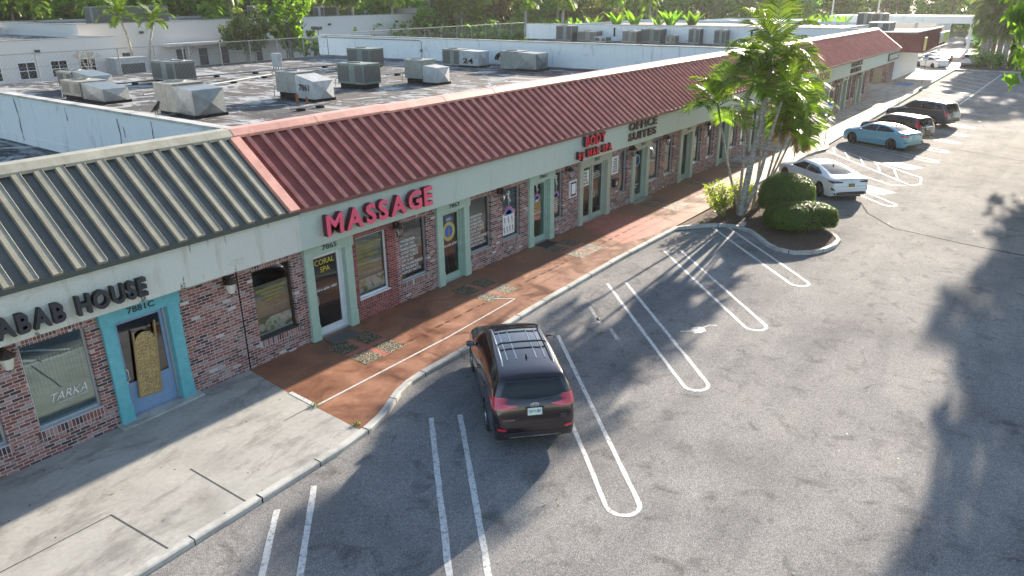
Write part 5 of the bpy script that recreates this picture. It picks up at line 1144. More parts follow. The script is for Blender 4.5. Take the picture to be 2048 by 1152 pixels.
# --- white fastback
P_W = paint_mat('white_paint', (.62, .66, .7), 0, .3)
BW = dict(L=5.05, W=1.95, rw=.365, wx=(-1.55, 1.47), sill=.22, tumble=.3, paint=P_W, mirror=(.85, .92), rim='rim_dark', spokes=7, tw=.26, ant=-1.05, logo=.93,
    top=[(-2.525, .62), (-2.49, .82), (-2.44, .97), (-2.38, 1.045), (-2.0, 1.08), (-1.3, 1.24), (-.5, 1.37), (.1, 1.385), (.5, 1.33), (1.35, .99), (1.5, .955), (2.2, .82), (2.45, .68), (2.525, .52)],
    belt=[(-2.525, .6), (-2.4, .97), (-2.0, .99), (-1.0, .98), (0, .93), (1.2, .9), (2.0, .78), (2.525, .5)],
    plan=[(-2.525, .76), (-2.46, .87), (-2.25, .955), (-1.6, 1), (-.8, .985), (1, .98), (1.6, .99), (2.2, .88), (2.45, .68), (2.525, .5)],
    patches=[('rear_window', 'carglass_blue', [(-.55, 1.12), (0, 1.1), (.55, 1.12)], [(-.5, 1.33), (0, 1.355), (.5, 1.33)], 'x-'), ('windshield', 'carglass', [(-.68, 1.0), (0, 1.01), (.68, 1.0)], [(-.52, 1.28), (0, 1.32), (.52, 1.28)], 'x+'),
        ('side_window', 'carglass', [(-.2, .985), (1.0, .96)], [(-.2, 1.27), (.35, 1.25), (.95, 1.0)], 'y'), ('side_window', 'carglass', [(-1.45, 1.05), (-.9, 1.0), (-.25, .99)], [(-1.4, 1.1), (-.9, 1.235), (-.25, 1.27)], 'y'),
        ('taillight', 'tail_dark', [(.42, .86), (.88, .85)], [(.42, .92), (.86, .96)], 'x-m'), ('taillight', 'tail_dark', [(-2.44, .84), (-2.1, .88)], [(-2.4, .94), (-2.1, .92)], 'y'),
        ('diffuser', 'blackplastic', [(-.8, .32), (.8, .32)], [(-.86, .42), (-.55, .46), (.55, .46), (.86, .42)], 'x-'), ('air_slot', 'black', [(.78, .52), (.9, .55)], [(.78, .56), (.9, .66)], 'x-m'), ('headlight', 'head', [(.5, .6), (.85, .66)], [(.5, .68), (.85, .76)], 'x+m')],
    gaps=[(1.15, .35, 1.2, .88), (-.22, .35, -.22, .97), (-1.15, .75, -1.3, 1.0)], handles=[(0, .82), (-1.0, .84)], plate=(0, .76, 10), platemat='brown', platetext='M550', platecol='gold', rear_gaps=[[(-.75, .7), (.75, .7)]], extra=ext_generic)
BW = scale_spec(BW, 5.6, 1.98, 1.42); make_car(BW, (38.0*S, 9.75*S), radians(46), 'white fastback sedan with dark wheels parked behind the round clipped bush')
P_B = paint_mat('light_blue_paint', (.13, .38, .5), .15, .3)
BL = dict(L=4.75, W=1.85, rw=.345, wx=(-1.42, 1.4), sill=.22, tumble=.27, paint=P_B, mirror=(.78, .98), rim='rim_dark', spokes=6, ant=-.95, logo=.95,
    top=[(-2.375, .62), (-2.34, .85), (-2.28, 1.03), (-2.2, 1.09), (-1.85, 1.13), (-1.1, 1.36), (-.4, 1.45), (.2, 1.44), (.6, 1.34), (1.3, 1.03), (1.5, .98), (2.05, .86), (2.28, .72), (2.375, .55)],
    belt=[(-2.375, .6), (-2.25, 1.0), (-1.8, 1.04), (-1, 1.02), (0, .96), (1.2, .93), (1.9, .8), (2.375, .52)],
    plan=[(-2.375, .76), (-2.3, .88), (-2.1, .96), (-1.5, 1), (1.2, .99), (1.9, .95), (2.2, .78), (2.375, .52)],
    patches=[('rear_window', 'carglass_blue', [(-.56, 1.16), (0, 1.15), (.56, 1.16)], [(-.5, 1.38), (0, 1.41), (.5, 1.38)], 'x-'), ('windshield', 'carglass', [(-.66, 1.06), (0, 1.07), (.66, 1.06)], [(-.52, 1.34), (0, 1.38), (.52, 1.34)], 'x+'),
        ('side_window', 'carglass', [(-.25, 1.02), (.95, .99)], [(-.25, 1.345), (.3, 1.33), (.9, 1.04)], 'y'), ('side_window', 'carglass', [(-1.45, 1.1), (-.9, 1.05), (-.3, 1.025)], [(-1.4, 1.17), (-.9, 1.31), (-.3, 1.345)], 'y'),
        ('taillight', 'tail', [(.5, .86), (.86, .86)], [(.5, .95), (.86, .98)], 'x-m'), ('taillight', 'tail', [(-2.3, .86), (-1.98, .9)], [(-2.28, .98), (-1.98, .95)], 'y'), ('bumper_trim', 'blackplastic', [(-.7, .32), (.7, .32)], [(-.7, .4), (.7, .4)], 'x-'), ('fog_slot', 'black', [(.62, .52), (.84, .55)], [(.62, .56), (.84, .6)], 'x-m')],
    gaps=[(1.1, .35, 1.12, .9), (-.27, .35, -.27, 1.0), (-1.05, .75, -1.25, 1.03)], handles=[(-.08, .87), (-1.0, .9)], plate=(0, .8, 10), platetext='KBD 72', extra=ext_generic)
make_car(BL, (51.6*S, 9.9*S), radians(66), 'light blue sedan with black wheels, third car from the front')
P_R = paint_mat('dark_brown_red_paint', (.06, .02, .02), .3, .25); P_K = paint_mat('slate_blue_paint', (.05, .06, .09), .4, .25)
CR = scale_spec(SUV, 4.6, 1.85, 1.66); CR.update(paint=P_R, mirrormat=P_R, extra=ext_generic, ant=-1.3, logo=1.1, bars=(), platetext='LRT 40'); CR.pop('rails', None)
CR['patches'] = [p for p in CR['patches'] if not p[0].startswith('taillight')]+[('taillight', 'tail', [(.6, 1.0), (.86, .95)], [(.6, 1.08), (.84, 1.2)], 'x-m'), ('taillight', 'tail', [(-2.15, 1.0), (-1.98, 1.05)], [(-2.12, 1.2), (-1.9, 1.5)], 'y'), ('chrome_strip', 'chrome', [(-.6, 1.0), (.6, 1.0)], [(-.6, 1.04), (.6, 1.04)], 'x-')]
make_car(CR, (54.9*S, 9.7*S), radians(66), 'dark brown crossover with tall red taillights, between the light blue sedan and the slate SUV')
KI_ = scale_spec(SUV, 5.0, 1.98, 1.76); KI_.update(paint=P_K, mirrormat=P_K, rails=(-1.8, .35, .62, 1.75), bars=(), extra=ext_generic, ant=-1.6, logo=1.1, railmat=M['chrome'], platetext='Z81 AQ', rw=.385)
KI_['patches'] = [p for p in KI_['patches'] if not p[0].startswith('taillight')]+[('taillight', 'tail', [(.72, .8), (.93, .8)], [(.72, 1.13), (.91, 1.15)], 'x-m'), ('side_window_trim', 'chrome', [(-2.02, 1.2), (.95, 1.12)], [(-2.02, 1.225), (.95, 1.145)], 'y')]
make_car(KI_, (62.6*S, 9.5*S), radians(68), 'large slate blue SUV with chrome window trim, farthest of the parked row')
P_S = paint_mat('silver_paint', (.5, .47, .48), .3, .3); P_WV = paint_mat('plain_white_paint', (.68, .7, .72), 0, .35); P_BK = paint_mat('black_paint', (.015, .016, .018), .2, .25)
for sp, L, W_, H_, p_, x, y, a, l in ((SUV, 4.7, 1.9, 1.7, P_S, 117.5, 13.2, 2, 'silver SUV seen from behind, waiting beyond the far parking bays'), (SUV, 5.3, 2.0, 2.0, P_WV, 168, 19.4, 182, 'white van far down the lane'), (BL, 4.8, 1.85, 1.45, P_BK, 117.5, 17.6, 45, 'black car parked in front of the red corner shop'), (BL, 4.8, 1.85, 1.45, P_BK, 122, 18.0, 45, 'second black car farther along the red corner shop'),
    (BL, 4.7, 1.8, 1.45, P_WV, 112.5, 17.0, 45, 'white car parked close to the end of the corner shop'), (BL, 4.7, 1.8, 1.45, P_S, 186, 11, 90, 'grey car crossing far behind the tall dark palms'), (BL, 4.7, 1.8, 1.45, P_BK, 178, 15, 180, 'dark car next to the white van far down the lane')):
    s2 = scale_spec(sp, L, W_, H_); s2.update(paint=p_, mirrormat=p_, extra=lambda *a: None); s2['platetext'] = None; s2['name'] = 'parked_car'
    make_car(s2, (x, y), radians(a), l, detail=False, group='cars far along the lane', cat='van' if H_ == 2.0 else 'car')
# ================= VEGETATION =================
def leaf_quad(m, c, n_, up, l, w_, mt=0):
    n_ = n_.normalized(); t = up-n_*up.dot(n_)
    t = t.normalized() if t.length > 1e-4 else n_.orthogonal().normalized(); s_ = n_.cross(t)
    m.face([c-t*l*.5, c+s_*w_*.5, c+t*l*.5, c-s_*w_*.5], mt)
def rnd(r): 
    while True:
        v = Vector((r.uniform(-1, 1), r.uniform(-1, 1), r.uniform(-1, 1)))
        if .05 < v.length < 1: return v
def crown_mesh(seed, lobes, nleaf, size, shell=.55, droop=0):
    """leaves spread through the volume of several uneven lobes"""
    r = random.Random(seed); m = MB(); tot = sum(a[3]*a[4]*a[5] for a in lobes)
    for cx, cy, cz, rx, ry, rz in lobes:
        k = int(nleaf*(rx*ry*rz)/tot); 
        # sub-clumps
        cl = [rnd(r).normalized()*r.uniform(.55, 1.0) for _ in range(max(5, k//45))]
        for i in range(k):
            c = cl[i % len(cl)]; v = c+rnd(r)*.33
            p = Vector((cx+v.x*rx, cy+v.y*ry, cz+v.z*rz)); n_ = (v.normalized()*.6+rnd(r)).normalized(); s_ = size*r.uniform(.6, 1.3)
            leaf_quad(m, p, n_, rnd(r)+Vector((0, 0, -droop)), s_, s_*.6)
    return m
def limbs(seed, base, top, r0, crown_c, nb=6, spread=2.0):
    r = random.Random(seed); m = MB(); b = Vector(base); t = Vector(top)
    path = [b+(t-b)*k/5+Vector((r.uniform(-.12, .12), r.uniform(-.12, .12), 0))*(k > 0)*(t-b).length*.12 for k in range(6)]; m.tube(path, [r0*(1-.11*k) for k in range(6)], 8)
    for k in range(nb):
        s_ = path[2+k % 4]; a = r.uniform(0, 2*pi); e = Vector(crown_c)+Vector((cos(a)*spread, sin(a)*spread, r.uniform(-.2, .7)*spread)); mid = s_.lerp(e, .5)+Vector((0, 0, spread*.12)); m.tube([s_, mid, e], [r0*.45, r0*.28, r0*.08], 5)
    return m
TREES = {}
def tree(kind, loc, s_, rz, label, group=None, name='tree', sz=None):
    """kind -> shared meshes (trunk, crown)"""
    if kind not in TREES:
        r = random.Random(hash(kind) % 1000 if isinstance(kind, int) else sum(map(ord, kind)))
        k = int(''.join(c for c in kind if c.isdigit()) or 1)
        if kind.startswith('round'):
            lobes = [(r.uniform(-2.2, 2.2), r.uniform(-2.2, 2.2), r.uniform(3.8, 7.2), r.uniform(1.5, 2.4), r.uniform(1.5, 2.4), r.uniform(1.2, 2.0)) for _ in range(8)]+[(0, 0, 5.6, 2.8, 2.8, 2.2)]
            cm = crown_mesh(k, lobes, 4200, .42); lm_ = limbs(k, (0, 0, -.2), (0, 0, 5), .28, (0, 0, 5.5), 7, 2.2); mt = ('leaf', 'leaf_olive', 'leaf')[k % 3]; bk = 'bark'
        elif kind.startswith('tall'):
            lobes = [(r.uniform(-1.6, 1.6), r.uniform(-1.6, 1.6), 2.5+i*1.05, r.uniform(1.2, 2.0), r.uniform(1.2, 2.0), r.uniform(1.0, 1.6)) for i in range(9)]
            cm = crown_mesh(k+20, lobes, 4200, .4, droop=.5); lm_ = limbs(k, (0, 0, -.2), (.3, 0, 9), .25, (0, 0, 6), 6, 1.6); mt = ('leaf_olive', 'leaf')[k % 2]; bk = 'bark'
        elif kind.startswith('bright'):
            lobes = [(r.uniform(-1.9, 1.9), r.uniform(-1.9, 1.9), r.uniform(3.0, 7.0), r.uniform(1.1, 1.7), r.uniform(1.1, 1.7), r.uniform(1.0, 1.5)) for _ in range(10)]
            cm = crown_mesh(k+40, lobes, 3400, .42); lm_ = limbs(k+3, (0, 0, -.2), (0, 0, 4.5), .16, (0, 0, 5), 8, 1.8); mt = 'leaf_bright'; bk = 'bark'
        TREES[kind] = (cm, lm_, mt, bk)
        e = empty(name, (0, 0, 0), label, 'tree', group)
        a = lm_.build('trunk', M[bk], e, smooth=60); b = cm.build('crown', M[mt], e); TREES[kind] = (e, a, b); first = True
    else: first = False
    e, a, b = TREES[kind]
    if not first:
        e2 = e.copy(); COL.objects.link(e2); a2 = a.copy(); a2.name = 'trunk'; COL.objects.link(a2); a2.parent = e2; b2 = b.copy(); b2.name = 'crown'; COL.objects.link(b2); b2.parent = e2; e = e2
        for q in ('group',):
            if q in e: del e[q]
    e.location = (loc[0], loc[1], loc[2] if len(loc) > 2 else -.2); e.rotation_euler = (0, 0, rz); e.scale = (s_, s_, s_*(sz or 1)); e.name = name
    e['label'] = label; 
    if group: e['group'] = group
    return e
def frond(m, r, base, az, el, L, ndroop, nl=26, lw=.05, ll=.62, mt=0, twist=0, rach=1):
    """pinnate frond: arching rachis with leaflets of real width hanging to both sides"""
    p = Vector(base); d = Vector((cos(az)*cos(el), sin(az)*cos(el), sin(el))); pts = [p.copy()]; n_ = 12
    for k in range(n_):
        d = (d+Vector((0, 0, -ndroop*.8*((k+1)/n_)**1.4))).normalized(); p = p+d*(L/n_); pts.append(p.copy())
    m.tube(pts, [.022*(1-.8*k/n_)*rach for k in range(n_+1)], 4, 1)
    for i in range(nl):
        t = .14+.86*i/nl; f = t*n_; k = min(n_-1, int(f)); q = pts[k].lerp(pts[k+1], f-k); dd = (pts[k+1]-pts[k]).normalized()
        side = dd.cross(Vector((0, 0, 1))); side = side.normalized() if side.length > .05 else Vector((1, 0, 0)); upv = side.cross(dd).normalized()
        l_ = ll*(.45+.75*sin(pi*min(1, t*.85+.1)))*r.uniform(.85, 1.1)
        for s_ in (-1, 1):
            v = (side*s_*.85+dd*.6+upv*(.3-.15*r.random())).normalized(); mid = q+v*l_*.5; v2 = (v+Vector((0, 0, -.45-r.random()*.3))).normalized(); e = mid+v2*l_*.5; wv = dd*lw*.5
            i0 = len(m.v); m.v += [tuple(q-wv*.5), tuple(q+wv*.5), tuple(mid+wv), tuple(mid-wv), tuple(e)]
            m.f.append((i0, i0+1, i0+2, i0+3)); m.m.append(mt); m.f.append((i0+3, i0+2, i0+4)); m.m.append(mt)
def palm(trunk, rad, nf, L, label, seed, name='palm_tree', mat='leaf_palm', group='palms of the planting bed clump', crownshaft=True, LS=1.0, ll=.95, lw=.09, dry=0, nl=19, elr=(-.25, 1.25), droop=.34):
    r = random.Random(seed); e = empty(name, trunk[0], label, 'palm tree', group)
    # smooth path
    P = [Vector(p) for p in trunk]; out = []
    for i in range(len(P)-1):
        p0, p1, p2, p3 = P[max(i-1, 0)], P[i], P[i+1], P[min(i+2, len(P)-1)]
        for k in range(6): t = k/6; out.append(.5*((2*p1)+(-p0+p2)*t+(2*p0-5*p1+4*p2-p3)*t*t+(-p0+3*p1-3*p2+p3)*t**3))
    out.append(P[-1]); n_ = len(out); rd = [rad*(1.25-.55*k/n_ if k > 2 else 1.5-.1*k)*(1+.05*(k % 2)) for k in range(n_)]
    m = MB(); m.tube(out, rd, 10); m.build('trunk', M['palm_bark'], e, smooth=60)
    top = out[-1]; d = (out[-1]-out[-3]).normalized(); 
    if crownshaft: m = MB(); m.tube([top, top+d*.35, top+d*.75], [rad*.8, rad*.95, rad*.35], 8); m.build('crownshaft', M['leaf_hedge'], e, smooth=60)
    base = top+d*(.65 if crownshaft else .05); m = MB()
    for k in range(nf):
        az = k*2.4+r.uniform(-.3, .3); t = k/nf; el = elr[1]+(elr[0]-elr[1])*t; frond(m, r, base-d*.25*t, az, el, L*LS*r.uniform(.85, 1.12)*(1-.12*(t > .85)), droop*r.uniform(.8, 1.25), ll=ll, lw=lw, nl=nl)
    m.build('crown', [M[mat], M['leaf_palm']], e)
    if dry:
        m = MB(); [frond(m, r, base-d*.3, r.uniform(0, 6.28), -.7, L*.6, .3, ll=ll*.7) for _ in range(dry)]; m.build('dry_frond', M['leaf_dry'], e)
    return e
random.seed(21)
GB = -.015
palm([(31.1, 11.15, GB), (31.2, 11.2, 2.2), (31.0, 11.25, 4.4), (30.9, 11.1, 5.2)], .055, 8, 1.7, 'slender leftmost palm of the clump, nearest the shopfronts', 1, LS=.84)
palm([(31.0, 11.0, GB), (31.1, 10.85, 2.0), (31.15, 10.6, 4.2), (31.2, 10.45, 6.3)], .12, 12, 2.3, 'tallest palm of the clump with the thickest pale trunk', 2, dry=0, LS=.84)
palm([(31.15, 10.95, GB), (31.3, 10.5, 1.6), (31.4, 10.2, 3.6), (31.3, 9.9, 4.9)], .07, 9, 2.0, 'leaning palm whose trunk forks right from the foot of the thick one', 3, LS=.84)
palm([(32.2, 10.9, GB), (32.3, 10.85, 2.0), (32.3, 10.9, 4.0), (32.2, 11.2, 5.4)], .05, 9, 2.0, 'thin palm standing just behind the thick trunk', 4, LS=.84)
palm([(32.6, 10.75, GB), (32.8, 10.5, 2.0), (33.0, 10.3, 3.8)], .05, 9, 1.9, 'thin palm behind the round bush, left of its pair', 5, dry=2, LS=.84)
palm([(33.0, 10.9, GB), (33.3, 10.5, 1.8), (33.6, 10.1, 3.5)], .05, 8, 1.9, 'thin palm behind the round bush, bending right', 6, dry=1, LS=.84)
palm([(33.6, 11.2, GB), (34.0, 10.6, 1.6), (34.3, 10.2, 3.0)], .05, 8, 1.8, 'shortest palm of the clump, farthest right, with some yellow fronds', 7, dry=3, LS=.84)
palm([(31.6, 11.3, GB), (31.2, 11.9, 2.2), (30.9, 12.3, 4.1)], .05, 9, 2.0, 'thin palm whose crown hangs left over the red roof edge', 8, LS=.84)
# clipped bushes
def clipped(c, rad, n_, label, name, mt='leaf_hedge', leaf=.075, power=2.4, flat=0, rz=0):
    r = random.Random(int(c[0]*10)); e = empty(name, c, label, 'bush'); m = MB(); R_ = Matrix.Rotation(rz, 3, 'Z')
    def surf(a, b, k=1.0):
        def pw(v): return math.copysign(abs(v)**(2/power), v)
        return R_ @ Vector((rad[0]*pw(cos(b))*pw(cos(a)), rad[1]*pw(cos(b))*pw(sin(a)), rad[2]*pw(sin(b))))*k
    for i in range(n_):
        z = r.uniform(-.35, 1); b = math.asin(z); a = r.uniform(0, 2*pi); k = r.uniform(.88, 1.035)+.03*noise.noise(Vector((a*3, b*4, c[0]))); p = surf(a, b, k); 
        if p.z < -c[2]: continue
        nn_ = Vector((p.x/rad[0]**2, p.y/rad[1]**2, p.z/rad[2]**2)).normalized()
        leaf_quad(m, Vector(c)+p, (nn_+rnd(r)*.75), rnd(r), leaf*r.uniform(.8, 1.6), leaf*r.uniform(.5, .9))
    m.build('foliage', M[mt], e)
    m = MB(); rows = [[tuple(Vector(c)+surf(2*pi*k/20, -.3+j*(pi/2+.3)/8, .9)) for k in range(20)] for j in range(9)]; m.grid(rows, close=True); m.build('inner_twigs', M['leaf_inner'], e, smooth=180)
    m = MB(); [m.tube([(c[0]+x, c[1]+y, -.05), (c[0]+x*2.2, c[1]+y*2.2, c[2])], .03, 5) for x, y in ((.1, 0), (-.1, .08), (0, -.12))]; m.build('stem', M['bark'], e)
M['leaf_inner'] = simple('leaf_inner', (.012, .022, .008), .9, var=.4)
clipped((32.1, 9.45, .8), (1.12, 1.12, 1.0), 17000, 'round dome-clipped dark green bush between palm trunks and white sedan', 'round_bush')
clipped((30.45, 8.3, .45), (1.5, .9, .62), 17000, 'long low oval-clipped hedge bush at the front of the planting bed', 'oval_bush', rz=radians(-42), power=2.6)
def loose(c, h, w_, n_, label, seed, mt='leaf_croton', name='croton_shrub', leaf=.13):
    e = empty(name, c, label, 'shrub'); r = random.Random(seed); m = MB(); tips = []
    for k in range(7):
        a = r.uniform(0, 6.28); tp = Vector((c[0]+cos(a)*w_*r.uniform(.1, .7), c[1]+sin(a)*w_*r.uniform(.1, .7), h*r.uniform(.55, 1))); m.tube([c, Vector(c).lerp(tp, .5)+Vector((0, 0, .1)), tp], [.02, .015, .006], 4); tips.append(tp)
    m.build('stem', M['bark'], e); m = MB()
    for i in range(n_):
        tp = tips[i % 7]; q = Vector(c).lerp(tp, r.uniform(.25, 1.05))+rnd(r)*w_*.36; leaf_quad(m, q, rnd(r)+Vector((0, 0, .5)), rnd(r), leaf*r.uniform(.6, 1.3), leaf*.45)
    m.build('foliage', M[mt], e)
loose((30.35, 11.75, GB), 1.55, .8, 1500, 'yellow-green loose shrub left of the palm trunks beside the walkway', 3)
loose((32.0, 11.7, GB), 1.2, .75, 900, 'yellow-green shrub partly hidden behind the palm trunks', 5)
loose((33.2, 11.6, GB), 1.0, .6, 600, 'small yellow-green shrub between the thin palm trunks', 6)
r = random.Random(9); m = MB()
for i in range(16000):
    x, y = r.uniform(27.4, 35), r.uniform(6.7, 12.3)
    if y-x < -24.0 or y-x > -17.7 or (x < 29.2 and y > 8.4 and x-y < 19.6 and y < 11.6 and x < 29.3): continue
    leaf_quad(m, Vector((x, y, -.005+r.random()*.02)), Vector((r.uniform(-.5, .5), r.uniform(-.5, .5), 1)), rnd(r), r.uniform(.03, .08), r.uniform(.015, .035))
tag(m.build('mulch_chips', M['mulch_chip'] if 'mulch_chip' in M else simple('mulch_chip', (.16, .1, .07), .9, var=.5, vs=30)), 'brown bark chips and dry leaves covering the planting bed', 'mulch', kind='stuff')
m = MB(); m.box(29.45, 29.75, 10.25, 10.45, -.05, .12, M=Matrix.Rotation(0, 4, 'Z')); plain(m, 'utility_stub', M['kerb'], 'small pale block in the mulch at the foot of the palms', 'block', bevel=.03)
# shade tree standing right of the frame (casts the big shade on the lot)
SH = [(39, -1.8, 1.15), (44, -.6, 1.25), (49, .1, 1.3), (54, .3, 1.3), (59.5, .4, 1.3)]
for i, (x, y, s_) in enumerate(SH): tree('round9', (x, y), s_, i*1.3, sz=1.6, label= 'leafy shade tree beside the lot, %s along the right edge' % ('first', 'second', 'third', 'fourth', 'fifth')[i], name='shade_tree')
for i, (x, y) in enumerate(((38, -6.2), (44, -6), (50, -6), (56, -5.5), (62, -5.5), (68, -4.5))): tree('round4', (x, y), 1.15, i*.9, 'leafy shade tree standing back from the lot behind the first row on the right', group='back row of shade trees right of the lot', name='shade_tree', sz=1.6)
tree('round4', (70, -2.4), 1.2, 2.0, 'leafy shade tree near the right edge ahead of the parked SUVs', name='shade_tree')
# weeds at kerb joints
r = random.Random(2); m = MB()
for cx, cy in ((9.35, 13.05), (9.4, 11.6)):
    for i in range(60): leaf_quad(m, Vector((cx+r.gauss(0, .07), cy+r.gauss(0, .05), .02+r.random()*.03)), rnd(r), rnd(r), .05, .02)
tag(m.build('weeds', M['leaf_hedge']), 'tufts of green weed growing in the walkway joints', 'weeds', kind='stuff')
# fallen leaves
m = MB(); r = random.Random(5)
for i in range(260):
    x, y = r.uniform(4, 45), r.uniform(-2, 15.6); z = .008 if y > 12.2 or (x < 10 and y > 11.3) else AZ+.01
    if 27 < x < 36 and y < 12.6 and y > 6: continue
    leaf_quad(m, Vector((x, y, z)), Vector((r.uniform(-.2, .2), r.uniform(-.2, .2), 1)), rnd(r), r.uniform(.04, .09), r.uniform(.02, .04))
tag(m.build('fallen_leaves', M['leaf_dry']), 'scattered dry leaves and litter on the ground', 'litter', kind='stuff')

# ================= BACKGROUND =================
# fence along the roof's rear edge
def chain_fence(x0, x1, y, z0, h, label, step=2.6, tilt=0):
    e = empty('chain_link_fence', (x0, y, z0), label, 'fence'); n_ = int((x1-x0)/step)
    for k in range(n_+1): x = x0+(x1-x0)*k/n_; m = MB(); m.cyl((x, y, z0-.1), (x, y, z0+h), .045, n=6); m.build('post', M['fence'], e)
    m = MB(); m.cyl((x0, y, z0+h-.03), (x1, y, z0+h-.03), .03, n=5); m.cyl((x0, y, z0+h*.5), (x1, y, z0+h*.5), .012, n=4); m.build('rail', M['fence'], e)
    m = MB(); x = x0
    while x < x1-h:
        m.cyl((x, y, z0), (x+h, y, z0+h), .006, n=3, caps=False); m.cyl((x+h, y, z0), (x, y, z0+h), .006, n=3, caps=False); x += .28
    m.build('mesh', M['fence'], e)
chain_fence(14, 47.5, 57.5, DECK, 1.85, 'chain link fence along the rear edge of the near roof'); chain_fence(54, 84, 61.5, DECK+.3, 1.6, 'chain link fence behind the second parapet, below the bright trees')
def block_building(name, x0, x1, y0, y1, h, label, mt='wall_far', deck='deck', lip=.35, cap=True, base=-.2):
    e = empty(name, ((x0+x1)/2, y0, 0), label, 'building')
    m = MB(); m.box(x0, x1, y0, y0+.25, base, h); m.box(x0, x1, y1-.25, y1, base, h); m.box(x0, x0+.25, y0+.25, y1-.25, base, h); m.box(x1-.25, x1, y0+.25, y1-.25, base, h); m.build('wall', M[mt], e)
    m = MB(); m.box(x0+.25, x1-.25, y0+.25, y1-.25, h-lip-.2, h-lip); m.build('roof', M[deck], e)
    m = MB(); m.box(x0-.06, x1+.06, y0-.06, y0+.3, h, h+.09); m.box(x0-.06, x0+.3, y0+.3, y1, h, h+.09); m.build('coping', M['kerb'], e); return e
def opening(e, x0, x1, y, z0, z1, kind, mt='carglass', bars=True):
    f = .07; m = MB(); m.box(x0-f, x1+f, y-.06, y, z0-f, z0); m.box(x0-f, x1+f, y-.06, y, z1, z1+f); m.box(x0-f, x0, y-.06, y, z0, z1); m.box(x1, x1+f, y-.06, y, z0, z1)
    if kind == 'window' and bars: m.box((x0+x1)/2-.03, (x0+x1)/2+.03, y-.05, y, z0, z1); m.box(x0, x1, y-.045, y, (z0+z1)/2-.03, (z0+z1)/2+.03)
    o = m.build(kind, M['white_plain' if kind == 'window' else 'door_dark'], e); m = MB(); m.box(x0, x1, y-.03, y-.005, z0, z1); m.build('pane' if kind == 'window' else 'leaf_panel', M[mt], o)
LB = block_building('back_building', 12, 46, 95, 125, 4.95, 'low cream building behind the fence at the far left with white-framed windows')
for x in (31.5, 35.0, 38.4, 41.6): opening(LB, x, x+1.7, 95, .9, 2.6, 'window')
opening(LB, 28.6, 29.8, 95, 0, 2.3, 'door', 'door_dark')
m = MB(); m.box(37, 37.5, 94.8, 95, 3.6, 3.9); m.build('wall_lamp', M['dark_frame'], LB)
BB = block_building('back_building', 47, 113, 106, 140, 6.1, 'long cream back building with dark service doors and a canopy behind the leafy trees')
m = MB(); m.box(58, 100, 104.2, 106, 2.85, 3.25); m.build('canopy', M['wall_far'], BB)
for i, x in enumerate((49.5, 52.2, 60, 63.5, 67, 73, 79, 84.5, 90.5, 96)): opening(BB, x, x+1.2, 106, 0, 2.25, 'door', 'door_dark')
for x in (60, 66, 72, 78, 84, 90, 96): 
    m = MB(); m.cyl((x, 104.4, -.2), (x, 104.4, 2.85), .08, n=6); m.build('canopy_post', M['wall_far'], BB)
for x in (55, 71, 88, 104): m = MB(); m.box(x, x+.5, 105.7, 106, 4.7, 5.0); m.build('wall_lamp', M['dark_frame'], BB)
CB = block_building('back_building', 113.2, 141, 106, 136, 7.0, 'pale stuccoed end block with shallow wall ribs, right of the long back building')
for x in (119, 124, 129, 134): m = MB(); m.box(x, x+.3, 105.9, 106, 0, 7); m.build('wall_rib', M['wall_far'], CB)
MBld = block_building('back_building', 20, 45.5, 126, 150, 5.4, 'cream building rising behind the low left building')
for cx, cy, wx, wy, h, bz, l in ((86, 118, 7, 5, 2.4, 5.7, 'large whitish rooftop machine behind the bright tree'), (40, 132, 9, 4, 2.6, 6.0, 'weathered pale rooftop unit at the far left'), (61, 120, 11, 4, 2.8, 5.6, 'wide green-grey rooftop unit on the long back building'), (96, 116, 3, 3, 2.0, 5.7, 'pale round-shouldered rooftop unit beside the large whitish machine'), (33, 104, 4, 3, 1.6, 4.6, 'cluster of ducts on the low left building')):
    rtu(cx, cy, wx, wy, h, l, 'unit_white' if cx > 80 or cx < 50 else 'unit_green', base=bz, curb=.1, flat=True)
# alley objects
e = empty('cooler_unit', (42, 93.5, -.15), 'pale louvred cabinet standing by the back wall at the fence corner', 'cabinet'); m = MB(); m.box(44.5, 48.5, 92.5, 94.6, -.1, 2.6); m.build('cabinet', M['unit_white'], e); m = MB(); m.box(45, 48, 92.46, 92.5, .2, 1.9); m.build('louvre_panel', M['door_dark'], e)
# trees in the alley
tree('bright2', (74.5, 99.0, -2.4), 1.62, .4, 'bright green leafy tree in the middle of the back alley', name='leafy_tree')
tree('round1', (67.5, 100, -1.6), 1.15, 1.2, 'dull olive tree standing left of the bright green alley tree', name='leafy_tree')
palm([(50.5, 100, -.15), (50.3, 100, 4), (49.8, 100, 6.6)], .16, 14, 2.9, 'feathery palm with two dark trunks left of the back building doors', 31, group='palms behind the near roof', ll=.9, lw=.14, nl=20)
palm([(52.0, 99.5, -.15), (52.5, 99, 3.5), (53.4, 99, 6.0)], .15, 12, 2.6, 'feathery palm leaning right by the back building', 32, group='palms behind the near roof', ll=.9, lw=.14, nl=20)
palm([(34, 110, -.15), (34, 110, 5.5)], .15, 12, 2.8, 'bright small palm above the low left building', 33, group='palms behind the near roof', ll=.9, lw=.14, nl=20)
loose((27.5, 91, -.1), 4.0, 2.2, 900, 'yellow-green shrub at the left edge by the low building', 12, 'leaf_bright', 'alley_shrub', .4)
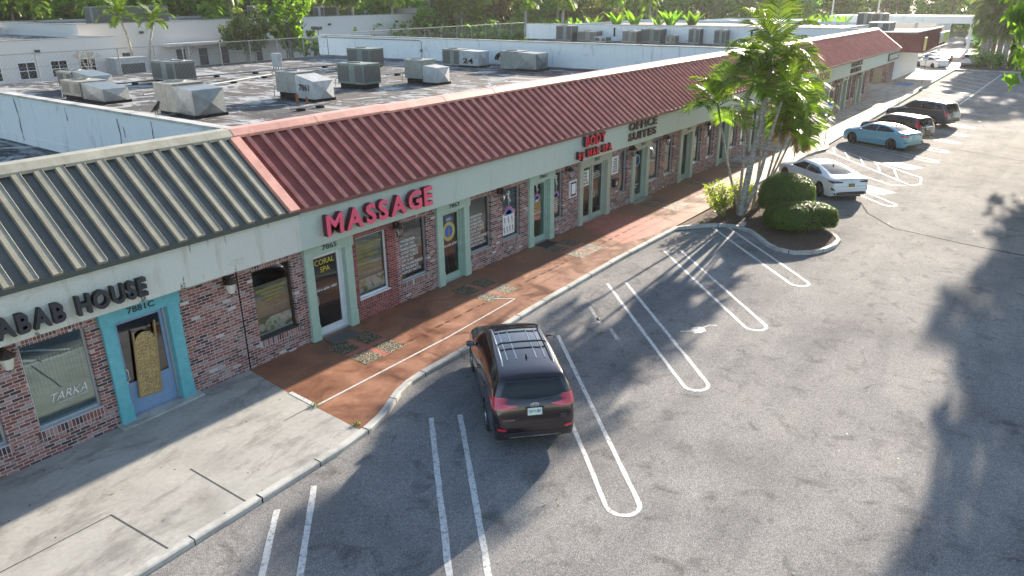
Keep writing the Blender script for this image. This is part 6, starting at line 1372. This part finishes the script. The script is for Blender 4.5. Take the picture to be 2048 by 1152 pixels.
# bare tree
e = empty('bare_tree', (41.5, 92.5, -.15), 'leafless tree in front of the white-framed windows', 'tree'); m = MB(); r = random.Random(4)
def br(p, d, L, rad, dep):
    q = p+d*L; m.tube([p, p.lerp(q, .5)+rnd(r)*L*.05, q], [rad, rad*.85, rad*.7], 5, caps=False)
    if dep == 0: return
    for _ in range(3 if dep > 1 else 2): br(q, (d+rnd(r)*.75+Vector((0, 0, .12))).normalized(), L*.72, rad*.62, dep-1)
br(Vector((41.5, 92.5, -.15)), Vector((0, 0, 1)), 1.3, .1, 5); m.build('branches', M['bark'], e)
e = empty('bare_tree', (57, 98, -.15), 'second leafless tree, by the canopy left of the olive tree', 'tree'); m = MB(); br(Vector((57, 98, -.15)), Vector((0, 0, 1)), 1.2, .08, 5); m.build('branches', M['bark'], e)
# tree belt
r = random.Random(77); kinds = ['round1', 'round2', 'round3', 'tall1', 'tall2', 'round6', 'tall3', 'bright3']
lab = {'round': 'broad dark green tree in the wooded belt behind the buildings', 'tall': 'tall narrow tree in the wooded belt behind the buildings', 'bright': 'light green tree in the wooded belt behind the buildings'}
for row, (D, n_, s0, s1) in enumerate(((158, 44, 1.15, 1.5), (185, 46, 1.6, 2.1), (225, 46, 2.2, 3.0))):
    for k in range(n_):
        az = radians(4.5+73*k/(n_-1)+r.uniform(-.6, .6)); d = D+r.uniform(-9, 9)+ (28 if az < radians(30) else 0)+(35 if az < radians(14) else 0); x, y = d*cos(az), d*sin(az)
        if row == 0 and az < radians(13): continue
        if y < 34: continue
        kd = r.choice(kinds+['bright3', 'bright5', 'round1', 'bright3'] if az > radians(38) else kinds); kk = ''.join(c for c in kd if not c.isdigit()); tree(kd, (x, y), r.uniform(s0, s1), r.uniform(0, 6), lab[kk], group={'round': 'broad trees of the belt', 'tall': 'tall trees of the belt', 'bright': 'light trees of the belt'}[kk], name='belt_tree')
r2 = random.Random(31); m = MB()
for k in range(95):
    az = radians(9+66*k/94); d = 150+(30 if az < radians(32) else 0)+r2.uniform(-5, 5); x, y, hh_ = d*cos(az), d*sin(az), r2.uniform(2.5, 5.5)
    if y < 38 or (160 < x < 205 and 88 < y < 122): continue
    for i in range(150): leaf_quad(m, Vector((x+r2.gauss(0, 2.6), y+r2.gauss(0, 2.6), abs(r2.random())*hh_)), rnd(r2), rnd(r2), r2.uniform(.6, 1.3), .6)
for k in range(60):
    az = radians(1+32*k/59); d = 228+r2.uniform(-6, 6); x, y, hh_ = d*cos(az), d*sin(az), r2.uniform(3, 7)
    for i in range(130): leaf_quad(m, Vector((x+r2.gauss(0, 2.8), y+r2.gauss(0, 2.8), abs(r2.random())*hh_)), rnd(r2), rnd(r2), r2.uniform(.8, 1.5), .8)
tag(m.build('undergrowth', M['leaf']), 'dense green undergrowth filling the foot of the wooded belt', 'undergrowth', kind='stuff')
# palms within the belt
PL = None
def far_palm(x, y, z, s_, rz, label, group):
    global PL
    if PL is None: PL = palm([(0, 0, 0), (.2, 0, 4), (0, 0, 8.2)], .22, 20, 2.7, label, 41, group=group, crownshaft=False, ll=1.0, lw=.22, nl=16, elr=(-.9, 1.3), mat='leaf_palm'); e = PL
    else: e = copy_tree(PL)
    e.location = (x, y, z); e.scale = (s_,)*3; e.rotation_euler = (0, 0, rz); e['label'] = label; e['group'] = group; return e
for k in range(22):
    az = radians(28+46*k/21+r.uniform(-1, 1)); d = 148+r.uniform(-8, 8); far_palm(d*cos(az), d*sin(az), -.2, r.uniform(.95, 1.35), r.uniform(0, 6), 'palm with a rounded crown among the trees behind the buildings', 'palms of the belt')
palm([(119, 99.5, -.2), (119.3, 99, 3), (119, 98.5, 4.5)], .25, 18, 4.2, 'big feathery coconut palm right of the ribbed end block', 51, group='palms behind the near roof', ll=1.4, lw=.2, nl=26, crownshaft=False, elr=(-.4, 1.3))
palm([(133, 96.5, -.2), (133, 96, 3)], .2, 12, 3.0, 'low feathery palm beside the pole behind the second parapet', 52, group='palms behind the near roof', ll=1.2, lw=.2, nl=22, crownshaft=False)
palm([(139, 92.5, -.2), (139, 92, 3)], .2, 12, 3.0, 'low feathery palm left of the third roof', 53, group='palms behind the near roof', ll=1.2, lw=.2, nl=22, crownshaft=False)
tree('bright4', (139, 103), 1.35, .4, 'bright green leafy tree behind the low feathery palms', name='leafy_tree')
# banana / travellers palm leaves above the third parapet
def banana(x, y, z, s_, seed, label):
    rr_ = random.Random(seed); e = empty('banana_plant', (x, y, z), label, 'plant', 'broad-leaved plants behind the third parapet'); m = MB()
    for k in range(9):
        a = rr_.uniform(0, 6.28); L = s_*rr_.uniform(.8, 1.1); d = Vector((cos(a)*.35, sin(a)*.35, 1)).normalized(); side = d.cross(Vector((0, 0, 1))).normalized(); p = Vector((x, y, z)); rows = []
        for j in range(7): t = j/6; w_ = s_*.13*sin(pi*min(1, t*.95+.04)) ; c = p+d*L*t+Vector((cos(a), sin(a), 0))*L*.25*t*t-Vector((0, 0, 1))*L*.15*t*t; rows.append([tuple(c-side*w_), tuple(c+Vector((0, 0, -.04*s_))), tuple(c+side*w_)])
        m.grid(rows)
    m.build('leaves', M['leaf_bright'], e, smooth=180); m = MB(); m.cyl((x, y, z-4), (x, y, z+.3), .18, .12); m.build('trunk', M['bark'], e)
for i, (x, y) in enumerate(((104, 63), (106, 60), (106, 57), (108, 54), (106, 51), (109, 49), (118, 34.5), (119, 32.5), (119, 30.5))): banana(x, y, 3.9, 3.6 if i in (1, 2, 4, 5) else 2.8, 60+i, 'broad-leaved bright green plant behind the third parapet')
# houses
def house(x, y, w_, d_, h, rh, rz, label):
    e = empty('house', (x, y, -.2), label, 'house', None, rz); 
    m = MB(); m.box(-w_/2, w_/2, -d_/2, d_/2, 0, h); 
    for s_ in (-1, 1): m.face([(s_*w_/2, -d_/2, h), (s_*w_/2, d_/2, h), (s_*w_/2, 0, h+rh)])
    o = m.build('wall', M['wall_far'], None); o.parent = e
    m = MB(); o_ = .5
    for s_ in (-1, 1): m.face([(-w_/2-o_, s_*(d_/2+o_), h-.2), (w_/2+o_, s_*(d_/2+o_), h-.2), (w_/2+o_, 0, h+rh+.08), (-w_/2-o_, 0, h+rh+.08)]); m.face([(-w_/2-o_, s_*(d_/2+o_), h-.4), (w_/2+o_, s_*(d_/2+o_), h-.4), (w_/2+o_, 0, h+rh-.12), (-w_/2-o_, 0, h+rh-.12)])
    o = m.build('roof', M['shingle'], None); o.parent = e
    for xx in (-w_*.3, w_*.25): m = MB(); m.box(xx, xx+1.4, -d_/2-.05, -d_/2, 1, 2.3); o = m.build('window', M['carglass'], None); o.parent = e
M['shingle'] = simple('shingle', (.3, .24, .19), .8, var=.15, vs=3)
house(172, 112, 13, 12, 4.2, 3.6, radians(35), 'house with a white gable end and tan roof, left of the pair among the trees'); house(181, 104, 22, 11, 4.0, 2.8, radians(-58), 'low house with a long tan roof beside the white gable'); house(197, 99, 9, 9, 4.4, 4.6, radians(-40), 'narrow house with a steep white gable right of the tan roofs')
def pole(x, y, h, label, arms=True, lamp=False):
    e = empty('utility_pole', (x, y, -.2), label, 'pole'); m = MB(); m.cyl((x, y, -.2), (x, y, h), .19, .12, n=8); m.build('pole', M['pole'], e)
    if arms: m = MB(); m.box(x-.06, x+.06, y-1.1, y+1.1, h-1.0, h-.85); m.build('crossarm', M['pole'], e)
pole(125, 103, 13, 'grey utility pole right of the ribbed end block'); pole(128, 92.5, 13, 'pale utility pole in front of the bright tree behind the roofs'); pole(185, 99.5, 14, 'white utility pole between the far houses', False); pole(186.5, 98.5, 14, 'second white pole close beside the other between the far houses', False)
pole(160, 43, 12, 'short distant pole above the white canopy building', False); pole(168, 36.5, 15, 'distant leaning utility pole above the canopy building')
# buildings right behind the third parapet
TB = block_building('shop_building', 88.3, 118, 24, 62, 5.2, 'flat white-walled building block right behind the third parapet', 'wall_white')
# red corner shop
RC = empty('corner_shop', (100, 18, 0), 'brick corner shop with red metal mansard beyond the end of the strip', 'building')
m = MB(); m.box(89.6, 92.6, 17.6, 24, 0, 3.2); m.box(86.5, 89.6, 20, 24, 0, 3.0); m.build('brick_wall', M['brick'], RC)
m = MB(); m.box(92.6, 106, 17.6, 24, 0, 3.2); m.build('white_wall', M['wall_white'], RC)
def band(parent, pts_lo, pts_hi, z0, z1, mt, name, n_=40):
    m = MB(); 
    for (a, b), (c, d) in zip(zip(pts_lo, pts_lo[1:]), zip(pts_hi, pts_hi[1:])):
        a, b, c, d = map(Vector, (a, b, c, d)); k = max(2, int((b-a).length/.42))
        for i in range(k):
            t0, t1 = i/k, (i+1)/k; l0, l1, h0, h1 = a.lerp(b, t0), a.lerp(b, t1), c.lerp(d, t0), c.lerp(d, t1)
            m.face([(l0.x, l0.y, z0), (l1.x, l1.y, z0), (h1.x, h1.y, z1), (h0.x, h0.y, z1)]); nn_ = Vector((l1-l0).to_tuple()+(0,)).cross(Vector((0, 0, 1))).normalized()*.07
            m.face([(l0.x, l0.y, z0), (l0.x+nn_.x, l0.y+nn_.y, z0), (h0.x+nn_.x, h0.y+nn_.y, z1), (h0.x, h0.y, z1)])
    return m.build(name, mt, parent)
band(RC, [(89.0, 24), (89.2, 14.6), (106.5, 15.0)], [(90.0, 24), (90.2, 15.5), (106.5, 15.8)], 3.2, 5.1, M['roof_red'], 'mansard')
m = MB(); m.box(90.3, 106.5, 15.8, 60, 4.7, 4.85); m.build('roof', M['deck'], RC); m = MB(); m.box(90.1, 106.6, 15.45, 15.8, 5.08, 5.2); m.box(89.9, 90.3, 15.8, 24, 5.08, 5.2); m.build('coping', M['wall_white'], RC); m = MB(); m.box(89.3, 106.4, 14.7, 17.6, 3.2, 3.25); m.build('soffit', M['wall_far'], RC)
e = empty('store_sign', (101, 14.8, 3.6), 'white and yellow lettering on the red mansard of the corner shop', 'sign'); m = MB(); m.box(101.4, 105.8, 14.7, 14.85, 3.6, 4.75); m.build('backing', M['limeface'], e); text_obj('letter', 'T', (99.2, 100.1, 3.6, 4.8), M['white_plain'], e, 14.7, .05, .04); text_obj('letter', 'S', (100.3, 101.2, 3.6, 4.8), M['white_plain'], e, 14.7, .05, .04)
e = empty('corner_sign', (89.4, 14.5, 3.8), 'narrow yellow upright sign at the corner of the red mansard', 'sign'); m = MB(); m.box(89.3, 90.2, 14.42, 14.52, 3.4, 4.7); m.build('panel', M['handyellow'], e)
e = empty('wood_board', (89.3, 19, 0), 'tan board leaning on the brick of the corner shop', 'board'); m = MB(); m.box(89.4, 89.55, 18.0, 18.9, 0, 1.5); m.build('board', M['wood_pale'] if 'wood_pale' in M else simple('wood_pale', (.4, .33, .24), .7), e)
m = MB(); m.box(87.2, 90.6, 14.9, 16.5, .0, .03); structure(m, 'blue_ramp', M['handblue']); m = MB(); m.box(87.0, 87.2, 14.9, 16.5, .0, .034); structure(m, 'ramp_edge_stripe', M['handyellow'])
rtu(96.5, 20.3, 3.0, 2.2, 1.1, 'pale low rooftop unit above the red corner mansard', 'unit_white', base=4.85, curb=.1, flat=True); rtu(110, 25.2, 1.8, 1.8, 1.7, 'tan boxy rooftop unit left of its blue-grey neighbour, behind the red roof end', 'unit_tan', base=5.0, curb=.1, flat=True); rtu(112, 24.9-1.1, 1.5, 1.6, 1.6, 'blue-grey boxy rooftop unit behind the red roof end', 'unit_grey', base=5.0, curb=.1, flat=True)
# white canopy building
WC = empty('canopy_building', (143, 26, 0), 'long building with a tall white fascia crossing behind the corner shop', 'building')
m = MB(); m.box(140, 147, 15.7, 38, 4.4, 5.5); m.build('fascia', M['wall_white'], WC); m = MB(); m.box(150, 166, 23, 66, -.2, 4.2); m.build('wall', M['wall_far'], WC)
for y in (17, 21, 25, 30, 35): m = MB(); m.cyl((143.5, y, -.2), (143.5, y, 4.4), .25, n=8); m.build('column', M['wall_white'], WC)
# median with kerb, hedges and dark palms
m = MB(); m.prism([(110.2, 14.2), (109.2, -14), (112.5, -14), (113.0, 14.2)], -.3, .02); structure(m, 'median_kerb', M['kerb']); m = MB(); m.prism([(110.7, 13.2), (109.8, -13.5), (135, -13.5), (135, 11.5), (114, 13.2)], -.3, .05); structure(m, 'median_bed', M['mulch'])
def fanpalm(x, y, h, s_, seed, label):
    e = palm([(x, y, 0), (x+.2, y, h*.5), (x, y, h)], .3, 34, 3.0*s_, label, seed, crownshaft=False, ll=1.1, lw=.2, nl=18, elr=(-1.45, 1.2), mat='leaf_olive', group='dark palms of the median'); return e
for i, (x, y, h) in enumerate(((117.2, 11.6, 6.6), (119, 10.4, 7.6), (115.5, 9.4, 6.4), (122, 12.6, 7.8), (124, 9.2, 8.4), (118, 8.2, 7))): fanpalm(x, y, h, 1.0, 80+i, 'dark shaggy palm of the median clump, %s' % ('first from the left', 'thick one behind the first', 'nearest the front edge', 'rear left one', 'rear right one', 'rightmost at the picture edge')[i])
for i, (x, y) in enumerate(((114.5, 12.0), (113.6, 10.2), (113.2, 8.4), (113, 6.8))): loose((x, y, 0), 1.9, 1.5, 900, 'low dark shrub at the foot of the median palms, number %s from the lane' % ('one', 'two', 'three', 'four')[i], 90+i, 'leaf', 'low_shrub', .28)
clipped((150, 15.5, .7), (3.0, 1.6, .9), 2500, 'clipped yellow-green hedge beside the white van', 'far_hedge', 'leaf_bright', .25); clipped((168, 26.0, .7), (2.5, 2.5, .9), 2000, 'clipped yellow-green hedge in front of the far canopy', 'far_hedge', 'leaf_bright', .25)
m = MB(); m.prism([(140, 25.5), (140, 23.5), (186, 27), (186, 40), (150, 40)], -.3, .0); structure(m, 'far_grass', M['ground'])
for i, (x, y, s_) in enumerate(((121, 11.4, 1.25), (126, 8.6, 1.35), (119, 7.6, 1.2))): tree('tall1', (x, y), s_, i*2.1, 'dark dense tree mixed with the median palms, %s' % ('left one', 'rear one', 'right one')[i], name='median_tree')
# branch of leaves entering at right edge belongs to the near shade tree
for i, (az_, d, s_) in enumerate(((3, 190, 1.4), (5.5, 205, 1.6), (1.5, 175, 1.3), (8.0, 215, 1.7), (10.5, 222, 1.6), (7, 235, 2), (4, 240, 2.2), (12, 225, 1.7))):
    az = radians(az_); tree(('round2', 'round5', 'tall2')[i % 3], (d*cos(az), d*sin(az)), s_, i, 'hazy tree at the end of the lane beyond the canopy building', group='hazy trees at the end of the lane', name='lane_tree')
for i in range(6): tree(('round3', 'round1')[i % 2], (128+i*9, 1-i*2.5), 1.1, i*2, 'leafy tree behind the median palms at the right edge', group='trees behind the median', name='median_tree')
if HAZE > 0:
    m = MB(); m.box(-305, 1505, -705, 1505, -1.6, 36)
    o = m.build('haze', None or bpy.data.materials.new('haze')); o['kind'] = 'stuff'; hm = o.data.materials[0]; hm.use_nodes = True; t = hm.node_tree; t.nodes.clear(); ou = t.nodes.new('ShaderNodeOutputMaterial'); pv = t.nodes.new('ShaderNodeVolumePrincipled')
    pv.inputs['Density'].default_value = HAZE; pv.inputs['Color'].default_value = (.95, .95, .93, 1); pv.inputs['Anisotropy'].default_value = .5; t.links.new(pv.outputs[0], ou.inputs['Volume'])
bpy.context.view_layer.update()
